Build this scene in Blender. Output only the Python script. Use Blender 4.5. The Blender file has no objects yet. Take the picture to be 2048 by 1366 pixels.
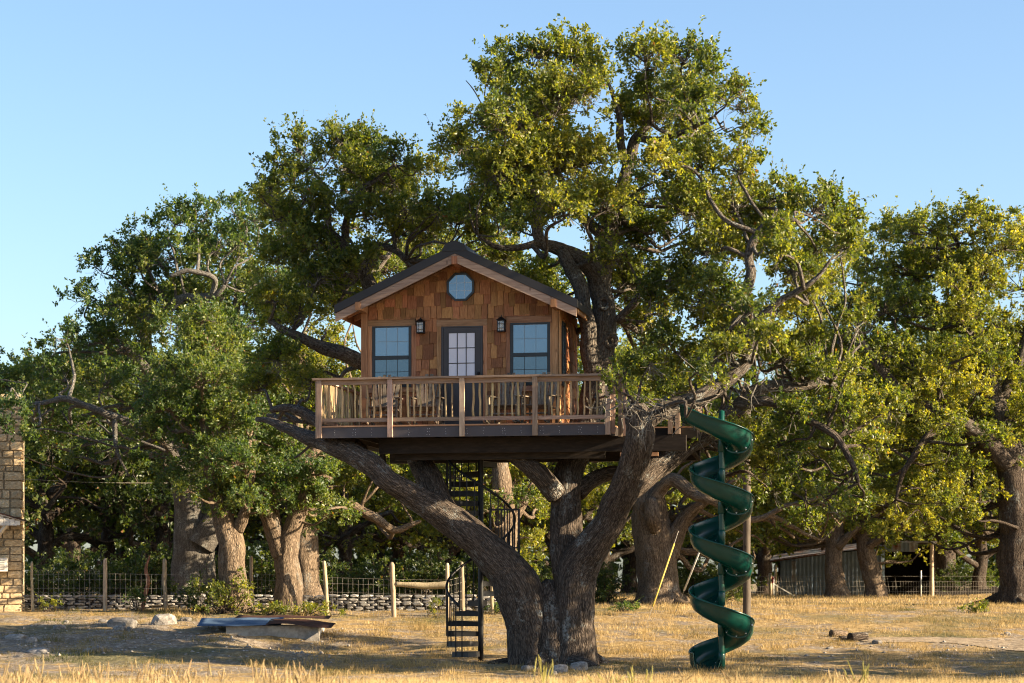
import bpy, math, random
import numpy as np
from mathutils import Vector, Matrix
R = math.radians
SC = bpy.context.scene
COL = SC.collection

# ------------------------------------------------------------------ camera
FPX, CAMH, YH = 4400.0, 1.65, 1165.0
cam_data = bpy.data.cameras.new("camera")
cam = bpy.data.objects.new("camera", cam_data)
COL.objects.link(cam)
cam.location = (0, 0, CAMH)
cam.rotation_euler = (R(90), 0, 0)
cam_data.sensor_width = 36.0
cam_data.lens = 36.0 * FPX / 2048.0
cam_data.shift_y = (YH - 683.0) / 2048.0
cam_data.clip_end = 6000
cam_data.dof.use_dof = True
cam_data.dof.focus_distance = 44.0
cam_data.dof.aperture_fstop = 2.2
SC.camera = cam

# ------------------------------------------------------------------ world, sun, exposure
SUN_AZ, SUN_EL = -15.0, 19.0            # azimuth from +X towards +Y
world = bpy.data.worlds.new("World")
SC.world = world
world.use_nodes = True
wn = world.node_tree.nodes
bg = wn["Background"]
sky = wn.new("ShaderNodeTexSky")
sky.sky_type = 'NISHITA'
sky.sun_disc = False
sky.sun_elevation = R(SUN_EL)
sky.sun_rotation = R(90.0 - SUN_AZ)
sky.altitude = 300
sky.air_density = 1.0
sky.dust_density = 1.8
sky.ozone_density = 2.7
world.node_tree.links.new(sky.outputs[0], bg.inputs[0])
bg.inputs[1].default_value = 0.072
sd = bpy.data.lights.new("sun", 'SUN')
sun = bpy.data.objects.new("sun", sd)
COL.objects.link(sun)
sd.energy = 5.0
sd.angle = R(0.5)
sd.color = (1.0, 0.81, 0.545)
_s = Vector((math.cos(R(SUN_EL)) * math.cos(R(SUN_AZ)), math.cos(R(SUN_EL)) * math.sin(R(SUN_AZ)), math.sin(R(SUN_EL))))
sun.rotation_euler = _s.to_track_quat('Z', 'Y').to_euler()
sun.location = (40, -10, 40)
SC.view_settings.view_transform = 'Standard'
SC.view_settings.look = 'None'
SC.view_settings.gamma = 1.0
SC.view_settings.exposure = 1.96
SC.view_settings.use_curve_mapping = False
SC.cycles.max_bounces = 8
SC.cycles.filter_width = 1.1
SC.cycles.transmission_bounces = 6
SC.cycles.transparent_max_bounces = 8

RNG = np.random.default_rng(7)
random.seed(7)


def W(px, py, D):
    return np.array([(px - 1024.0) * D / FPX, D, CAMH + (YH - py) * D / FPX])


# ------------------------------------------------------------------ noise
def _hash(ix, iy, iz, seed):
    n = (ix.astype(np.int64) * 374761393 + iy.astype(np.int64) * 668265263 + iz.astype(np.int64) * 1274126177 + seed * 974711) & 0xffffffff
    n = ((n ^ (n >> 13)) * 1274126177) & 0xffffffff
    n = ((n ^ (n >> 15)) * 224682251) & 0xffffffff
    return ((n ^ (n >> 16)) & 0xffffff) / float(0xffffff)


def vnoise(P, seed=0):
    P = np.asarray(P, dtype=float)
    i = np.floor(P)
    f = P - i
    f = f * f * (3 - 2 * f)
    ix, iy, iz = i[..., 0], i[..., 1], i[..., 2]
    o = 0
    for dx in (0, 1):
        wx = f[..., 0] if dx else 1 - f[..., 0]
        for dy in (0, 1):
            wy = f[..., 1] if dy else 1 - f[..., 1]
            for dz in (0, 1):
                wz = f[..., 2] if dz else 1 - f[..., 2]
                o = o + wx * wy * wz * _hash(ix + dx, iy + dy, iz + dz, seed)
    return o


def fbm(P, seed=0, octv=3):
    P = np.asarray(P, dtype=float)
    a, s, t = 0.5, 0, 0
    for k in range(octv):
        s = s + a * vnoise(P * (2 ** k), seed + k * 17)
        t += a
        a *= 0.5
    return s / t


def fbm2(x, y, seed=0, octv=3):
    x, y = np.broadcast_arrays(np.asarray(x, float), np.asarray(y, float))
    return fbm(np.stack([x, y, np.zeros_like(x) + 0.37], -1), seed, octv)


def norm(v):
    v = np.asarray(v, float)
    return v / np.maximum(np.linalg.norm(v, axis=-1, keepdims=True), 1e-9)


def smooth(a, b, x):
    t = np.clip((np.asarray(x, float) - a) / (b - a), 0, 1)
    return t * t * (3 - 2 * t)


# ------------------------------------------------------------------ terrain height
_ty = np.arange(-50, 300, 0.5)
_tz = np.interp(_ty, [-50, 0, 10, 20, 24.5, 27, 31, 37, 42, 44, 47, 50, 54, 58, 62, 75, 90, 140, 300],
                [0.1, 0.15, 0.26, 0.42, 0.46, 0.34, 0.02, -0.12, -0.05, 0.0, 0.16, 0.34, 0.63, 0.84, 0.95, 1.08, 1.12, 1.18, 1.22])
_k = np.hanning(9); _k /= _k.sum()
_tz = np.convolve(np.pad(_tz, 4, mode='edge'), _k, mode='valid')


def gz(x, y):
    x = np.asarray(x, float); y = np.asarray(y, float)
    sh = 2.4 * smooth(-2.5, -7.0, x) * smooth(38, 48, y) * smooth(66, 56, y)
    z = np.interp(y + sh, _ty, _tz)
    amp = smooth(200, 60, np.hypot(x, y - 45))
    z = z + amp * (0.10 * (fbm2(x * .35, y * .35, 3, 3) - .5) + 0.10 * (fbm2(x * 1.3, y * 1.3, 9, 3) - .5))
    z = z + amp * 0.36 * (fbm2(x * .9, y * .8, 21, 3) - .5) * smooth(-3.5, -6.5, x) * smooth(43, 47, y) * smooth(57, 52, y)
    z = z - 0.24 * np.exp(-((x + 4.5) / 1.9) ** 2 - ((y - 48.7) / 1.3) ** 2)
    z = z + amp * 0.05 * (fbm2(x * 3.4, y * 3.4, 33, 2) - .5) * smooth(32, 38, y)
    return z


def at_ground(px, py, d0=34.0, d1=120.0):
    d = np.arange(d0, d1, 0.02)
    x = (px - 1024.0) * d / FPX
    zr = CAMH + (YH - py) * d / FPX
    hit = np.nonzero(gz(x, d) >= zr)[0]
    k = hit[0] if len(hit) else len(d) - 1
    return np.array([x[k], d[k], float(gz(x[k], d[k]))])


# ------------------------------------------------------------------ mesh building
def mk_mesh(name, V, Q=None, T=None, smooth_=False, fattr=None, vattr=None):
    V = np.asarray(V, np.float32).reshape(-1, 3)
    Q = np.zeros((0, 4), np.int32) if Q is None or len(Q) == 0 else np.asarray(Q, np.int32)
    T = np.zeros((0, 3), np.int32) if T is None or len(T) == 0 else np.asarray(T, np.int32)
    me = bpy.data.meshes.new(name)
    me.vertices.add(len(V))
    me.vertices.foreach_set("co", V.ravel())
    lo = np.concatenate([Q.ravel(), T.ravel()])
    me.loops.add(len(lo))
    me.loops.foreach_set("vertex_index", lo)
    st = np.concatenate([np.arange(len(Q)) * 4, len(Q) * 4 + np.arange(len(T)) * 3]).astype(np.int32)
    me.polygons.add(len(st))
    me.polygons.foreach_set("loop_start", st)
    me.polygons.foreach_set("use_smooth", np.full(len(st), bool(smooth_)))
    for k, a in (fattr or {}).items():
        at = me.attributes.new(k, 'FLOAT', 'FACE')
        at.data.foreach_set("value", np.asarray(a, np.float32))
    for k, a in (vattr or {}).items():
        at = me.attributes.new(k, 'FLOAT_VECTOR', 'POINT')
        at.data.foreach_set("vector", np.asarray(a, np.float32).ravel())
    me.update(calc_edges=True)
    return me


def ob(name, me, mat=None, parent=None, kind=None, label=None, category=None, group=None, loc=None, rotz=0.0):
    o = bpy.data.objects.new(name, me)
    COL.objects.link(o)
    if mat is not None and me is not None and len(me.materials) == 0:
        me.materials.append(mat)
    if parent is not None:
        o.parent = parent
    if loc is not None:
        o.location = [float(q) for q in loc]
    if rotz:
        o.rotation_euler = (0, 0, rotz)
    if kind: o["kind"] = kind
    if label: o["label"] = label
    if category: o["category"] = category
    if group: o["group"] = group
    return o


def thing(name, label, cat, loc=(0, 0, 0), rotz=0.0, group=None):
    o = bpy.data.objects.new(name, None)
    o.empty_display_size = 0.2
    COL.objects.link(o)
    o.location = [float(q) for q in loc]
    o.rotation_euler = (0, 0, rotz)
    o["label"] = label
    o["category"] = cat
    if group: o["group"] = group
    return o


class MB:
    def __init__(s):
        s.V, s.Q, s.T, s.n = [], [], [], 0
        s.va = []

    def add(s, V, Q=None, T=None, va=None):
        V = np.asarray(V, float).reshape(-1, 3)
        if Q is not None and len(Q): s.Q.append(np.asarray(Q, np.int64).reshape(-1, 4) + s.n)
        if T is not None and len(T): s.T.append(np.asarray(T, np.int64).reshape(-1, 3) + s.n)
        s.V.append(V)
        s.va.append(np.zeros_like(V) if va is None else np.asarray(va, float).reshape(-1, 3))
        s.n += len(V)
        return s

    def box(s, c, size, rot=None):
        h = np.asarray(size, float) / 2
        v = np.array([[x, y, z] for x in (-1, 1) for y in (-1, 1) for z in (-1, 1)], float) * h
        if rot is not None: v = v @ np.asarray(rot, float).T
        return s.add(v + np.asarray(c, float), [[0, 1, 3, 2], [4, 6, 7, 5], [0, 4, 5, 1], [2, 3, 7, 6], [0, 2, 6, 4], [1, 5, 7, 3]])

    def span(s, a, b):
        a, b = np.minimum(a, b), np.maximum(a, b)
        return s.box((np.asarray(a) + np.asarray(b)) / 2, np.asarray(b) - np.asarray(a))

    def bar(s, p0, p1, w, h, up=(0, 0, 1)):
        p0, p1 = np.asarray(p0, float), np.asarray(p1, float)
        d = p1 - p0; L = np.linalg.norm(d); d = d / L
        u = np.asarray(up, float)
        if abs(d @ u) > .99: u = np.array([0, 1., 0])
        x = norm(np.cross(d, u)); z = np.cross(x, d)
        return s.box((p0 + p1) / 2, (w, L, h), np.stack([x, d, z], 1))

    def prism(s, poly, axis, a, b):
        """extrude a 2-D polygon along an axis (0,1,2) from a to b; convex polygons"""
        poly = np.asarray(poly, float); n = len(poly)
        def lift(t):
            v = np.zeros((n, 3)); o = [k for k in range(3) if k != axis]
            v[:, o[0]] = poly[:, 0]; v[:, o[1]] = poly[:, 1]; v[:, axis] = t
            return v
        V = np.concatenate([lift(a), lift(b)])
        Q = [[i, (i + 1) % n, n + (i + 1) % n, n + i] for i in range(n)]
        T = [[0, i + 1, i] for i in range(1, n - 1)] + [[n, n + i, n + i + 1] for i in range(1, n - 1)]
        return s.add(V, Q, T)

    def tube(s, path, rads, sides=8, step=None, relief=0.0, freq=14.0, seed=0, wob=0.0, flare=0.0, flen=.4, cap=True):
        V, Q, T, va = tube(path, rads, sides, step, relief, freq, seed, wob, flare, flen, cap)
        return s.add(V, Q, T, va)

    def mesh(s, name, smooth_=False, off=None, vattr=None):
        V = np.concatenate(s.V)
        if off is not None: V = V - np.asarray(off, float)
        return mk_mesh(name, V, np.concatenate(s.Q) if s.Q else None, np.concatenate(s.T) if s.T else None, smooth_,
                       None, {vattr: np.concatenate(s.va)} if vattr else None)

    def build(s, name, mat, parent=None, smooth_=False, off=None, vattr=None, **kw):
        me = s.mesh(name, smooth_, off, vattr)
        me.materials.append(mat)
        return ob(name, me, mat, parent, **kw)


def resample(path, rads, step):
    P = np.asarray(path, float); r = np.asarray(rads, float)
    if step is None or len(P) < 2: return P, r
    d = np.r_[0, np.cumsum(np.linalg.norm(np.diff(P, axis=0), axis=1))]
    n = max(2, int(round(d[-1] / step)) + 1)
    t = np.linspace(0, d[-1], n)
    # Catmull-Rom in chord length
    k = np.clip(np.searchsorted(d, t, side='right') - 1, 0, len(P) - 2)
    m = np.zeros_like(P)
    m[1:-1] = (P[2:] - P[:-2]) / (d[2:] - d[:-2])[:, None]
    m[0] = (P[1] - P[0]) / (d[1] - d[0]); m[-1] = (P[-1] - P[-2]) / (d[-1] - d[-2])
    hh = (d[k + 1] - d[k]); s = ((t - d[k]) / hh)[:, None]; hh = hh[:, None]
    C = (2 * s**3 - 3 * s**2 + 1) * P[k] + (s**3 - 2 * s**2 + s) * hh * m[k] + (-2 * s**3 + 3 * s**2) * P[k + 1] + (s**3 - s**2) * hh * m[k + 1]
    return C, np.interp(t, d, r)


def tube(path, rads, sides=8, step=None, relief=0.0, freq=14.0, seed=0, wob=0.0, flare=0.0, flen=.4, cap=True):
    C, r = resample(path, rads, step)
    M = len(C)
    d = np.r_[0, np.cumsum(np.linalg.norm(np.diff(C, axis=0), axis=1))]
    if wob:
        w = np.stack([vnoise(np.stack([d * 2.2, d * 0 + k * 7.1, d * 0 + seed * 1.3], -1), seed + k) - .5 for k in range(3)], -1)
        C = C + w * wob * np.minimum(1, d / .6)[:, None]
    tg = np.gradient(C, axis=0); tg = norm(tg)
    N = np.zeros_like(C)
    u = np.array([0, -1., 0]) if abs(tg[0][1]) < .9 else np.array([1., 0, 0])
    N[0] = norm(u - (u @ tg[0]) * tg[0])
    for i in range(1, M):
        v = N[i - 1] - (N[i - 1] @ tg[i]) * tg[i]
        N[i] = v / max(np.linalg.norm(v), 1e-9)
    B = np.cross(tg, N)
    a = np.linspace(0, 2 * np.pi, sides, endpoint=False)
    ca, sa = np.cos(a)[None, :], np.sin(a)[None, :]
    rr = np.repeat(r[:, None], sides, 1)
    cyl = np.stack([rr * ca, rr * sa, np.repeat(d[:, None], sides, 1)], -1) + seed * 3.17
    if relief:
        q = cyl * np.array([freq, freq, freq * .14]) * 1.35
        q[..., 0] += 1.1 * (vnoise(cyl * 3.0, seed + 5) - .5)
        rid = np.abs(2 * vnoise(q, seed) - 1)
        rid2 = np.abs(2 * vnoise(q * 2.1 + 9, seed + 3) - 1)
        big = fbm(cyl * np.array([2.2, 2.2, 1.3]), seed + 11, 2) - .5
        rr = rr + relief * ((rid - .35) * 1.0 + (rid2 - .35) * .45) + np.minimum(rr * .5, .19) * big
    if flare:
        f = np.exp(-d / flen)[:, None]
        lob = .55 + .45 * np.cos(a * 5 + seed)[None, :] * (.6 + .4 * np.cos(a * 2 + 1)[None, :])
        rr = rr * (1 + flare * f * lob)
    V = C[:, None, :] + rr[..., None] * (ca[..., None] * N[:, None, :] + sa[..., None] * B[:, None, :])
    idx = np.arange(M * sides).reshape(M, sides)
    nx = np.roll(idx, -1, 1)
    Q = np.stack([idx[:-1], nx[:-1], nx[1:], idx[1:]], -1).reshape(-1, 4)
    V = V.reshape(-1, 3); va = cyl.reshape(-1, 3)
    T = None
    if cap:
        tip = C[-1] + tg[-1] * r[-1] * .5
        V = np.vstack([V, tip[None], C[:1]]); va = np.vstack([va, va[-1:], va[:1]])
        t = M * sides
        T = np.concatenate([np.stack([idx[-1], nx[-1], np.full(sides, t)], -1), np.stack([nx[0], idx[0], np.full(sides, t + 1)], -1)])
    return V, Q, T, va


def sticks(P0, P1, r0, r1, bend=.15, sides=4, seed=0, one=False):
    """many thin two-segment twigs at once"""
    P0, P1 = np.asarray(P0, float), np.asarray(P1, float)
    n = len(P0)
    if n == 0: return np.zeros((0, 3)), np.zeros((0, 4), int)
    rg = np.random.default_rng(seed)
    d = P1 - P0; L = np.linalg.norm(d, axis=1, keepdims=True)
    mid = P0 + d * .55 + rg.normal(size=(n, 3)) * L * bend
    t = norm(d)
    x = norm(np.cross(t, rg.normal(size=(n, 3)))); y = np.cross(t, x)
    a = np.linspace(0, 2 * np.pi, sides, endpoint=False)
    off = np.cos(a)[None, :, None] * x[:, None, :] + np.sin(a)[None, :, None] * y[:, None, :]
    r0 = np.broadcast_to(r0, n)[:, None, None]; r1 = np.broadcast_to(r1, n)[:, None, None]
    V = np.stack([P0[:, None] + off * r0] + ([] if one else [mid[:, None] + off * (r0 + r1) * .5]) + [P1[:, None] + off * r1], 1)
    idx = np.arange(n * V.shape[1] * sides).reshape(n, V.shape[1], sides); nx = np.roll(idx, -1, 2)
    Q = np.stack([idx[:, :-1], nx[:, :-1], nx[:, 1:], idx[:, 1:]], -1).reshape(-1, 4)
    return V.reshape(-1, 3), Q


# ------------------------------------------------------------------ materials
class NT:
    def __init__(s, name):
        s.m = bpy.data.materials.new(name)
        s.m.use_nodes = True
        s.t = s.m.node_tree
        s.b = s.t.nodes["Principled BSDF"]
        s.out = s.t.nodes["Material Output"]

    def n(s, typ, **kw):
        x = s.t.nodes.new("ShaderNode" + typ)
        for k, v in kw.items(): setattr(x, k, v)
        return x

    def l(s, a, b): s.t.links.new(a, b)

    def coord(s, kind="Object", scale=(1, 1, 1), rot=(0, 0, 0)):
        if kind.startswith("@"):
            c = s.n("Attribute"); c.attribute_name = kind[1:]; o = c.outputs["Vector"]
        else:
            c = s.n("TexCoord"); o = c.outputs[kind]
        mp = s.n("Mapping"); mp.inputs["Scale"].default_value = scale; mp.inputs["Rotation"].default_value = rot
        s.l(o, mp.inputs[0]); return mp.outputs[0]

    def noise(s, vec, scale=5, detail=4, rough=.6, w=None, dist=0):
        x = s.n("TexNoise")
        x.inputs["Scale"].default_value = scale; x.inputs["Detail"].default_value = detail
        x.inputs["Roughness"].default_value = rough; x.inputs["Distortion"].default_value = dist
        if w is not None:
            x.noise_dimensions = '4D'; s.l(w, x.inputs["W"])
        s.l(vec, x.inputs["Vector"]); return x.outputs["Fac"]

    def ramp(s, fac, stops, interp='LINEAR'):
        x = s.n("ValToRGB"); x.color_ramp.interpolation = interp
        e = x.color_ramp.elements
        while len(e) < len(stops): e.new(.5)
        for i, (p, c) in enumerate(stops):
            e[i].position = p
            e[i].color = (*c, 1) if len(c) == 3 else c
        s.l(fac, x.inputs[0]); return x.outputs["Color"]

    def val(s, fac, a, b, lo=0., hi=1.):
        x = s.n("MapRange"); x.inputs["From Min"].default_value = a; x.inputs["From Max"].default_value = b
        x.inputs["To Min"].default_value = lo; x.inputs["To Max"].default_value = hi
        s.l(fac, x.inputs[0]); return x.outputs[0]

    def math(s, op, a, b=None):
        x = s.n("Math", operation=op)
        for i, q in enumerate((a, b)):
            if q is None: continue
            if isinstance(q, (int, float)): x.inputs[i].default_value = q
            else: s.l(q, x.inputs[i])
        return x.outputs[0]

    def mix(s, fac, a, b, mode='MIX'):
        x = s.n("Mix", data_type='RGBA', blend_type=mode)
        for nm, q in ((0, fac), (6, a), (7, b)):
            if isinstance(q, (int, float)): x.inputs[nm].default_value = q
            elif isinstance(q, tuple): x.inputs[nm].default_value = (*q, 1)
            else: s.l(q, x.inputs[nm])
        return x.outputs[2]

    def rand(s): return s.n("ObjectInfo").outputs["Random"]

    def bump(s, h, strength=.4, dist=.01):
        x = s.n("Bump"); x.inputs["Strength"].default_value = strength; x.inputs["Distance"].default_value = dist
        s.l(h, x.inputs["Height"]); s.l(x.outputs[0], s.b.inputs["Normal"])

    def fin(s, col, rough=.8, spec=.3, metal=0.):
        if isinstance(col, tuple): s.b.inputs["Base Color"].default_value = (*col, 1)
        else: s.l(col, s.b.inputs["Base Color"])
        if isinstance(rough, (int, float)): s.b.inputs["Roughness"].default_value = rough
        else: s.l(rough, s.b.inputs["Roughness"])
        s.b.inputs["Specular IOR Level"].default_value = spec
        s.b.inputs["Metallic"].default_value = metal
        return s.m


def m_wood(name, dark, mid, light, grain=(14, 14, 1.2), rough=.75, knots=True, vary=.35, coord="Object"):
    k = NT(name); rd = k.rand()
    v = k.coord(coord, grain)
    w = k.math('MULTIPLY', rd, 40.0)
    f = k.noise(v, 2.2, 5, .62, w, .4)
    c = k.ramp(f, [(.28, dark), (.5, mid), (.72, light)])
    if knots:
        vo = k.n("TexVoronoi"); vo.voronoi_dimensions = '4D'; vo.inputs["Scale"].default_value = 3.2
        k.l(k.coord(coord, (2.0, 2.0, 1.0)), vo.inputs["Vector"]); k.l(w, vo.inputs["W"])
        kn = k.val(vo.outputs["Distance"], .10, .20, 1, 0)
        c = k.mix(k.math('MULTIPLY', kn, .75), c, (dark[0] * .35, dark[1] * .3, dark[2] * .3))
    b = k.val(rd, 0, 1, 1 - vary, 1 + vary)
    hs = k.n("HueSaturation"); k.l(c, hs.inputs["Color"]); k.l(b, hs.inputs["Value"])
    k.l(k.val(k.math('FRACT', k.math('MULTIPLY', rd, 7.3)), 0, 1, .49, .515), hs.inputs["Hue"])
    k.bump(f, .35, .006)
    return k.fin(hs.outputs[0], rough, .25)


def m_plain(name, col, rough=.6, spec=.4, metal=0., var=.25, scale=6.0, bump=.1):
    k = NT(name); v = k.coord()
    f = k.noise(v, scale, 5, .65)
    lo = tuple(q * (1 - var) for q in col); hi = tuple(min(1, q * (1 + var)) for q in col)
    c = k.ramp(f, [(.3, lo), (.7, hi)])
    if bump: k.bump(k.noise(v, scale * 6, 3), bump, .005)
    return k.fin(c, rough, spec, metal)


def m_bark(name, dark, mid, light, lichen=.35, scale=1.0):
    k = NT(name)
    v = k.coord("@bark", (1, 1, .17))
    vo = k.n("TexVoronoi", feature='DISTANCE_TO_EDGE'); vo.inputs["Scale"].default_value = 36 * scale
    wob = k.noise(k.coord("@bark", (1, 1, .5)), 6, 3)
    mv = k.n("VectorMath", operation='ADD'); k.l(v, mv.inputs[0])
    cm = k.n("CombineXYZ"); k.l(k.math('MULTIPLY', wob, .12), cm.inputs[0]); k.l(k.math('MULTIPLY', wob, -.1), cm.inputs[1]); k.l(cm.outputs[0], mv.inputs[1])
    k.l(mv.outputs[0], vo.inputs["Vector"])
    e = k.val(vo.outputs["Distance"], 0, .25)
    fine = k.noise(v, 30 * scale, 5, .7)
    rg_ = k.noise(k.coord("@bark", (1, 1, .07)), 26 * scale, 3, .6)
    h = k.math('ADD', k.math('MULTIPLY', e, .45), k.math('ADD', k.math('MULTIPLY', fine, .3), k.math('MULTIPLY', k.val(rg_, .3, .7), .45)))
    c = k.ramp(h, [(.15, dark), (.55, mid), (1.0, light)])
    big = k.noise(k.coord("@bark", (1, 1, .7)), 2.6, 5, .68)
    sp = k.noise(k.coord("@bark", (1, 1, 1)), 24, 3, .6)
    lm = k.math('MULTIPLY', k.val(big, .55, .68), k.val(sp, .42, .56))
    sx = k.n("SeparateXYZ"); k.l(k.n("TexCoord").outputs["Object"], sx.inputs[0])
    up = k.val(sx.outputs[2], 4.0, 6.5)
    lm = k.math('MINIMUM', k.math('ADD', lm, k.math('MULTIPLY', up, k.val(sp, .40, .62, 0, .3))), 1.0)
    c = k.mix(k.math('MULTIPLY', lm, lichen * 1.6), c, (.30, .31, .29))
    k.bump(h, 1.0, .03)
    return k.fin(c, .92, .12)


def m_leaf(name, deep, mid, pale, trans, tw=.36):
    k = NT(name)
    a = k.n("Attribute"); a.attribute_name = "tint"
    c = k.ramp(a.outputs["Fac"], [(0.0, deep), (.5, mid), (.93, pale), (.985, pale), (1.0, (.16, .075, .03))])
    k.fin(c, .42, .5)
    tr = k.n("BsdfTranslucent")
    tc = k.mix(1.0, c, trans, 'MULTIPLY')
    k.l(tc, tr.inputs["Color"])
    mx = k.n("MixShader"); mx.inputs[0].default_value = tw
    k.l(k.b.outputs[0], mx.inputs[1]); k.l(tr.outputs[0], mx.inputs[2]); k.l(mx.outputs[0], k.out.inputs["Surface"])
    return k.m


def m_stone(name, dark, mid, light, scale=9., rnd=True):
    k = NT(name); rd = k.rand()
    w = k.math('MULTIPLY', rd, 30.)
    v = k.coord()
    f = k.noise(v, scale, 6, .68, w)
    c = k.ramp(f, [(.3, dark), (.52, mid), (.72, light)])
    if rnd:
        hs = k.n("HueSaturation"); k.l(c, hs.inputs["Color"]); k.l(k.val(rd, 0, 1, .72, 1.25), hs.inputs["Value"]); c = hs.outputs[0]
    k.bump(k.noise(v, scale * 3, 5, .7, w), .6, .02)
    return k.fin(c, .93, .15)


BARK = m_bark("oak_bark", (.014, .011, .009), (.062, .048, .038), (.15, .118, .095), .5)
BARKL = m_bark("pale_oak_bark", (.035, .024, .017), (.13, .095, .066), (.27, .2, .14), .3)
BARKD = m_bark("dark_oak_bark", (.012, .009, .008), (.05, .038, .03), (.115, .088, .068), .35)
BARKM = m_bark("branch_bark", (.03, .026, .022), (.10, .088, .076), (.22, .2, .18), .5, 1.6)
LEAF = m_leaf("oak_leaf", (.034, .062, .019), (.097, .122, .029), (.235, .226, .054), (2.4, 2.25, .52), .52)
LEAFB = m_leaf("blue_oak_leaf", (.03, .06, .025), (.07, .112, .038), (.17, .185, .055), (2.3, 2.2, .52), .47)
LEAFY = m_leaf("yellow_oak_leaf", (.04, .068, .02), (.112, .134, .03), (.255, .24, .054), (2.4, 2.25, .52), .52)
LEAFD = m_leaf("dark_oak_leaf", (.022, .04, .014), (.052, .08, .022), (.13, .145, .034), (2.2, 2.1, .5), .44)
TWIG = m_plain("dead_twig", (.15, .135, .115), .9, .1, 0, .35, 9)
CEDAR = m_wood("cedar_board", (.19, .08, .037), (.35, .165, .083), (.46, .245, .14), (16, 16, 1.3))
CEDARH = m_wood("cedar_board_level", (.19, .09, .05), (.34, .175, .1), (.44, .26, .16), (1.3, 16, 16))
SHING = m_wood("cedar_shingle", (.13, .05, .021), (.28, .118, .05), (.4, .195, .093), (7, 2, .35), .8, False, .42)
RAILW = m_wood("weathered_rail_wood", (.16, .10, .075), (.27, .175, .13), (.36, .255, .2), (1.3, 16, 16))
POSTW = m_wood("weathered_post_wood", (.18, .115, .085), (.29, .195, .145), (.38, .275, .215), (16, 16, 1.3))
STICKW = m_wood("peeled_stick", (.22, .145, .07), (.36, .255, .135), (.46, .345, .205), (20, 20, 2), .7, True, .22)
CHAIRW = m_wood("grey_chair_wood", (.075, .055, .042), (.15, .115, .085), (.24, .19, .145), (14, 14, 1.5))
FENCEW = m_wood("grey_fence_wood", (.14, .1, .065), (.33, .25, .165), (.5, .4, .28), (22, 22, 2))
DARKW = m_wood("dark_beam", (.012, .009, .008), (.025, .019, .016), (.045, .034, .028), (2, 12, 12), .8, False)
FASCIA = m_plain("charcoal_fascia", (.062, .055, .06), .6, .3, 0, .12, 3)
ROOFM = m_plain("charcoal_metal_roof", (.024, .022, .023), .5, .35, .1, .12, 3)
DOORM = m_plain("dark_brown_door_paint", (.042, .036, .038), .45, .4, 0, .1, 3)
WINM = m_plain("black_window_frame", (.012, .016, .019), .4, .5, 0, .1, 3)
BLACKM = m_plain("black_iron", (.008, .008, .009), .5, .4, .2, .2, 8)
WHITEP = m_plain("aged_white_paint", (.62, .57, .5), .7, .3, 0, .18, 5)
CONC = m_stone("old_concrete", (.16, .14, .12), (.36, .33, .29), (.5, .47, .42), 4., False)
LIME = m_stone("limestone_block", (.27, .19, .11), (.5, .37, .22), (.66, .53, .36), 5.)
MORTAR = m_stone("lime_mortar", (.25, .19, .13), (.36, .29, .2), (.45, .37, .27), 12., False)
DRYST = m_stone("grey_wall_stone", (.1, .09, .085), (.27, .255, .24), (.45, .43, .41), 7.)
ROCK = m_stone("field_rock", (.09, .08, .07), (.22, .2, .18), (.4, .375, .345), 5.)
GALV = m_plain("galvanised_sheet", (.15, .2, .27), .6, .35, .1, .22, 2.5)
WIREM = m_plain("fence_wire", (.3, .27, .23), .6, .4, .3, .2, 10)
GUYY = m_plain("yellow_guard", (.40, .29, .06), .6, .3, 0, .1, 5)
GUYW = m_plain("pale_guard", (.55, .55, .52), .5, .4, 0, .1, 5)

def m_glass(name, col, metal, rough=.04):
    k = NT(name)
    f = k.noise(k.coord("Object", (1.5, 1.5, 1.5)), 1.6, 2)
    k.bump(f, .03, .02)
    return k.fin(col, rough, .6, metal)


PANEU = m_glass("upper_sash_glass", (.18, .26, .34), .5)
PANEL_ = m_glass("screened_sash_glass", (.12, .18, .23), .5, .12)
PANED = m_plain("white_door_blind", (.62, .6, .66), .3, .5, 0, .04, 2, 0)
LANTG = m_glass("lantern_glass", (.5, .55, .56), .3)


def m_rust(name):
    k = NT(name); v = k.coord()
    f = k.noise(v, 1.7, 6, .7)
    c = k.ramp(f, [(.38, (.30, .33, .37)), (.5, (.22, .2, .2)), (.58, (.17, .065, .03)), (.75, (.09, .035, .02))])
    return k.fin(c, .75, .3, .15)


RUST = m_rust("rusted_sheet")
RUSTD = m_plain("deep_rust", (.06, .028, .019), .85, .2, 0, .4, 4)
BLUES = m_plain("blue_grey_sheet", (.075, .12, .19), .8, .15, 0, .25, 2)

# ------------------------------------------------------------------ ground
_xs = np.unique(np.concatenate([-np.geomspace(16.3, 1500, 22), np.arange(-16, 16.01, .19), np.geomspace(16.3, 1500, 22)]))
_ys = np.unique(np.concatenate([np.linspace(-400, 10, 14), np.arange(12, 34, .5), np.arange(34, 62, .17), np.arange(62, 66, .4), np.geomspace(66, 2500, 40)]))
GX, GY = np.meshgrid(_xs, _ys)
GZ = gz(GX, GY)
nv, nu = GX.shape
ii = np.arange(nv * nu).reshape(nv, nu)
GQ = np.stack([ii[:-1, :-1], ii[:-1, 1:], ii[1:, 1:], ii[1:, :-1]], -1).reshape(-1, 4)


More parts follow.
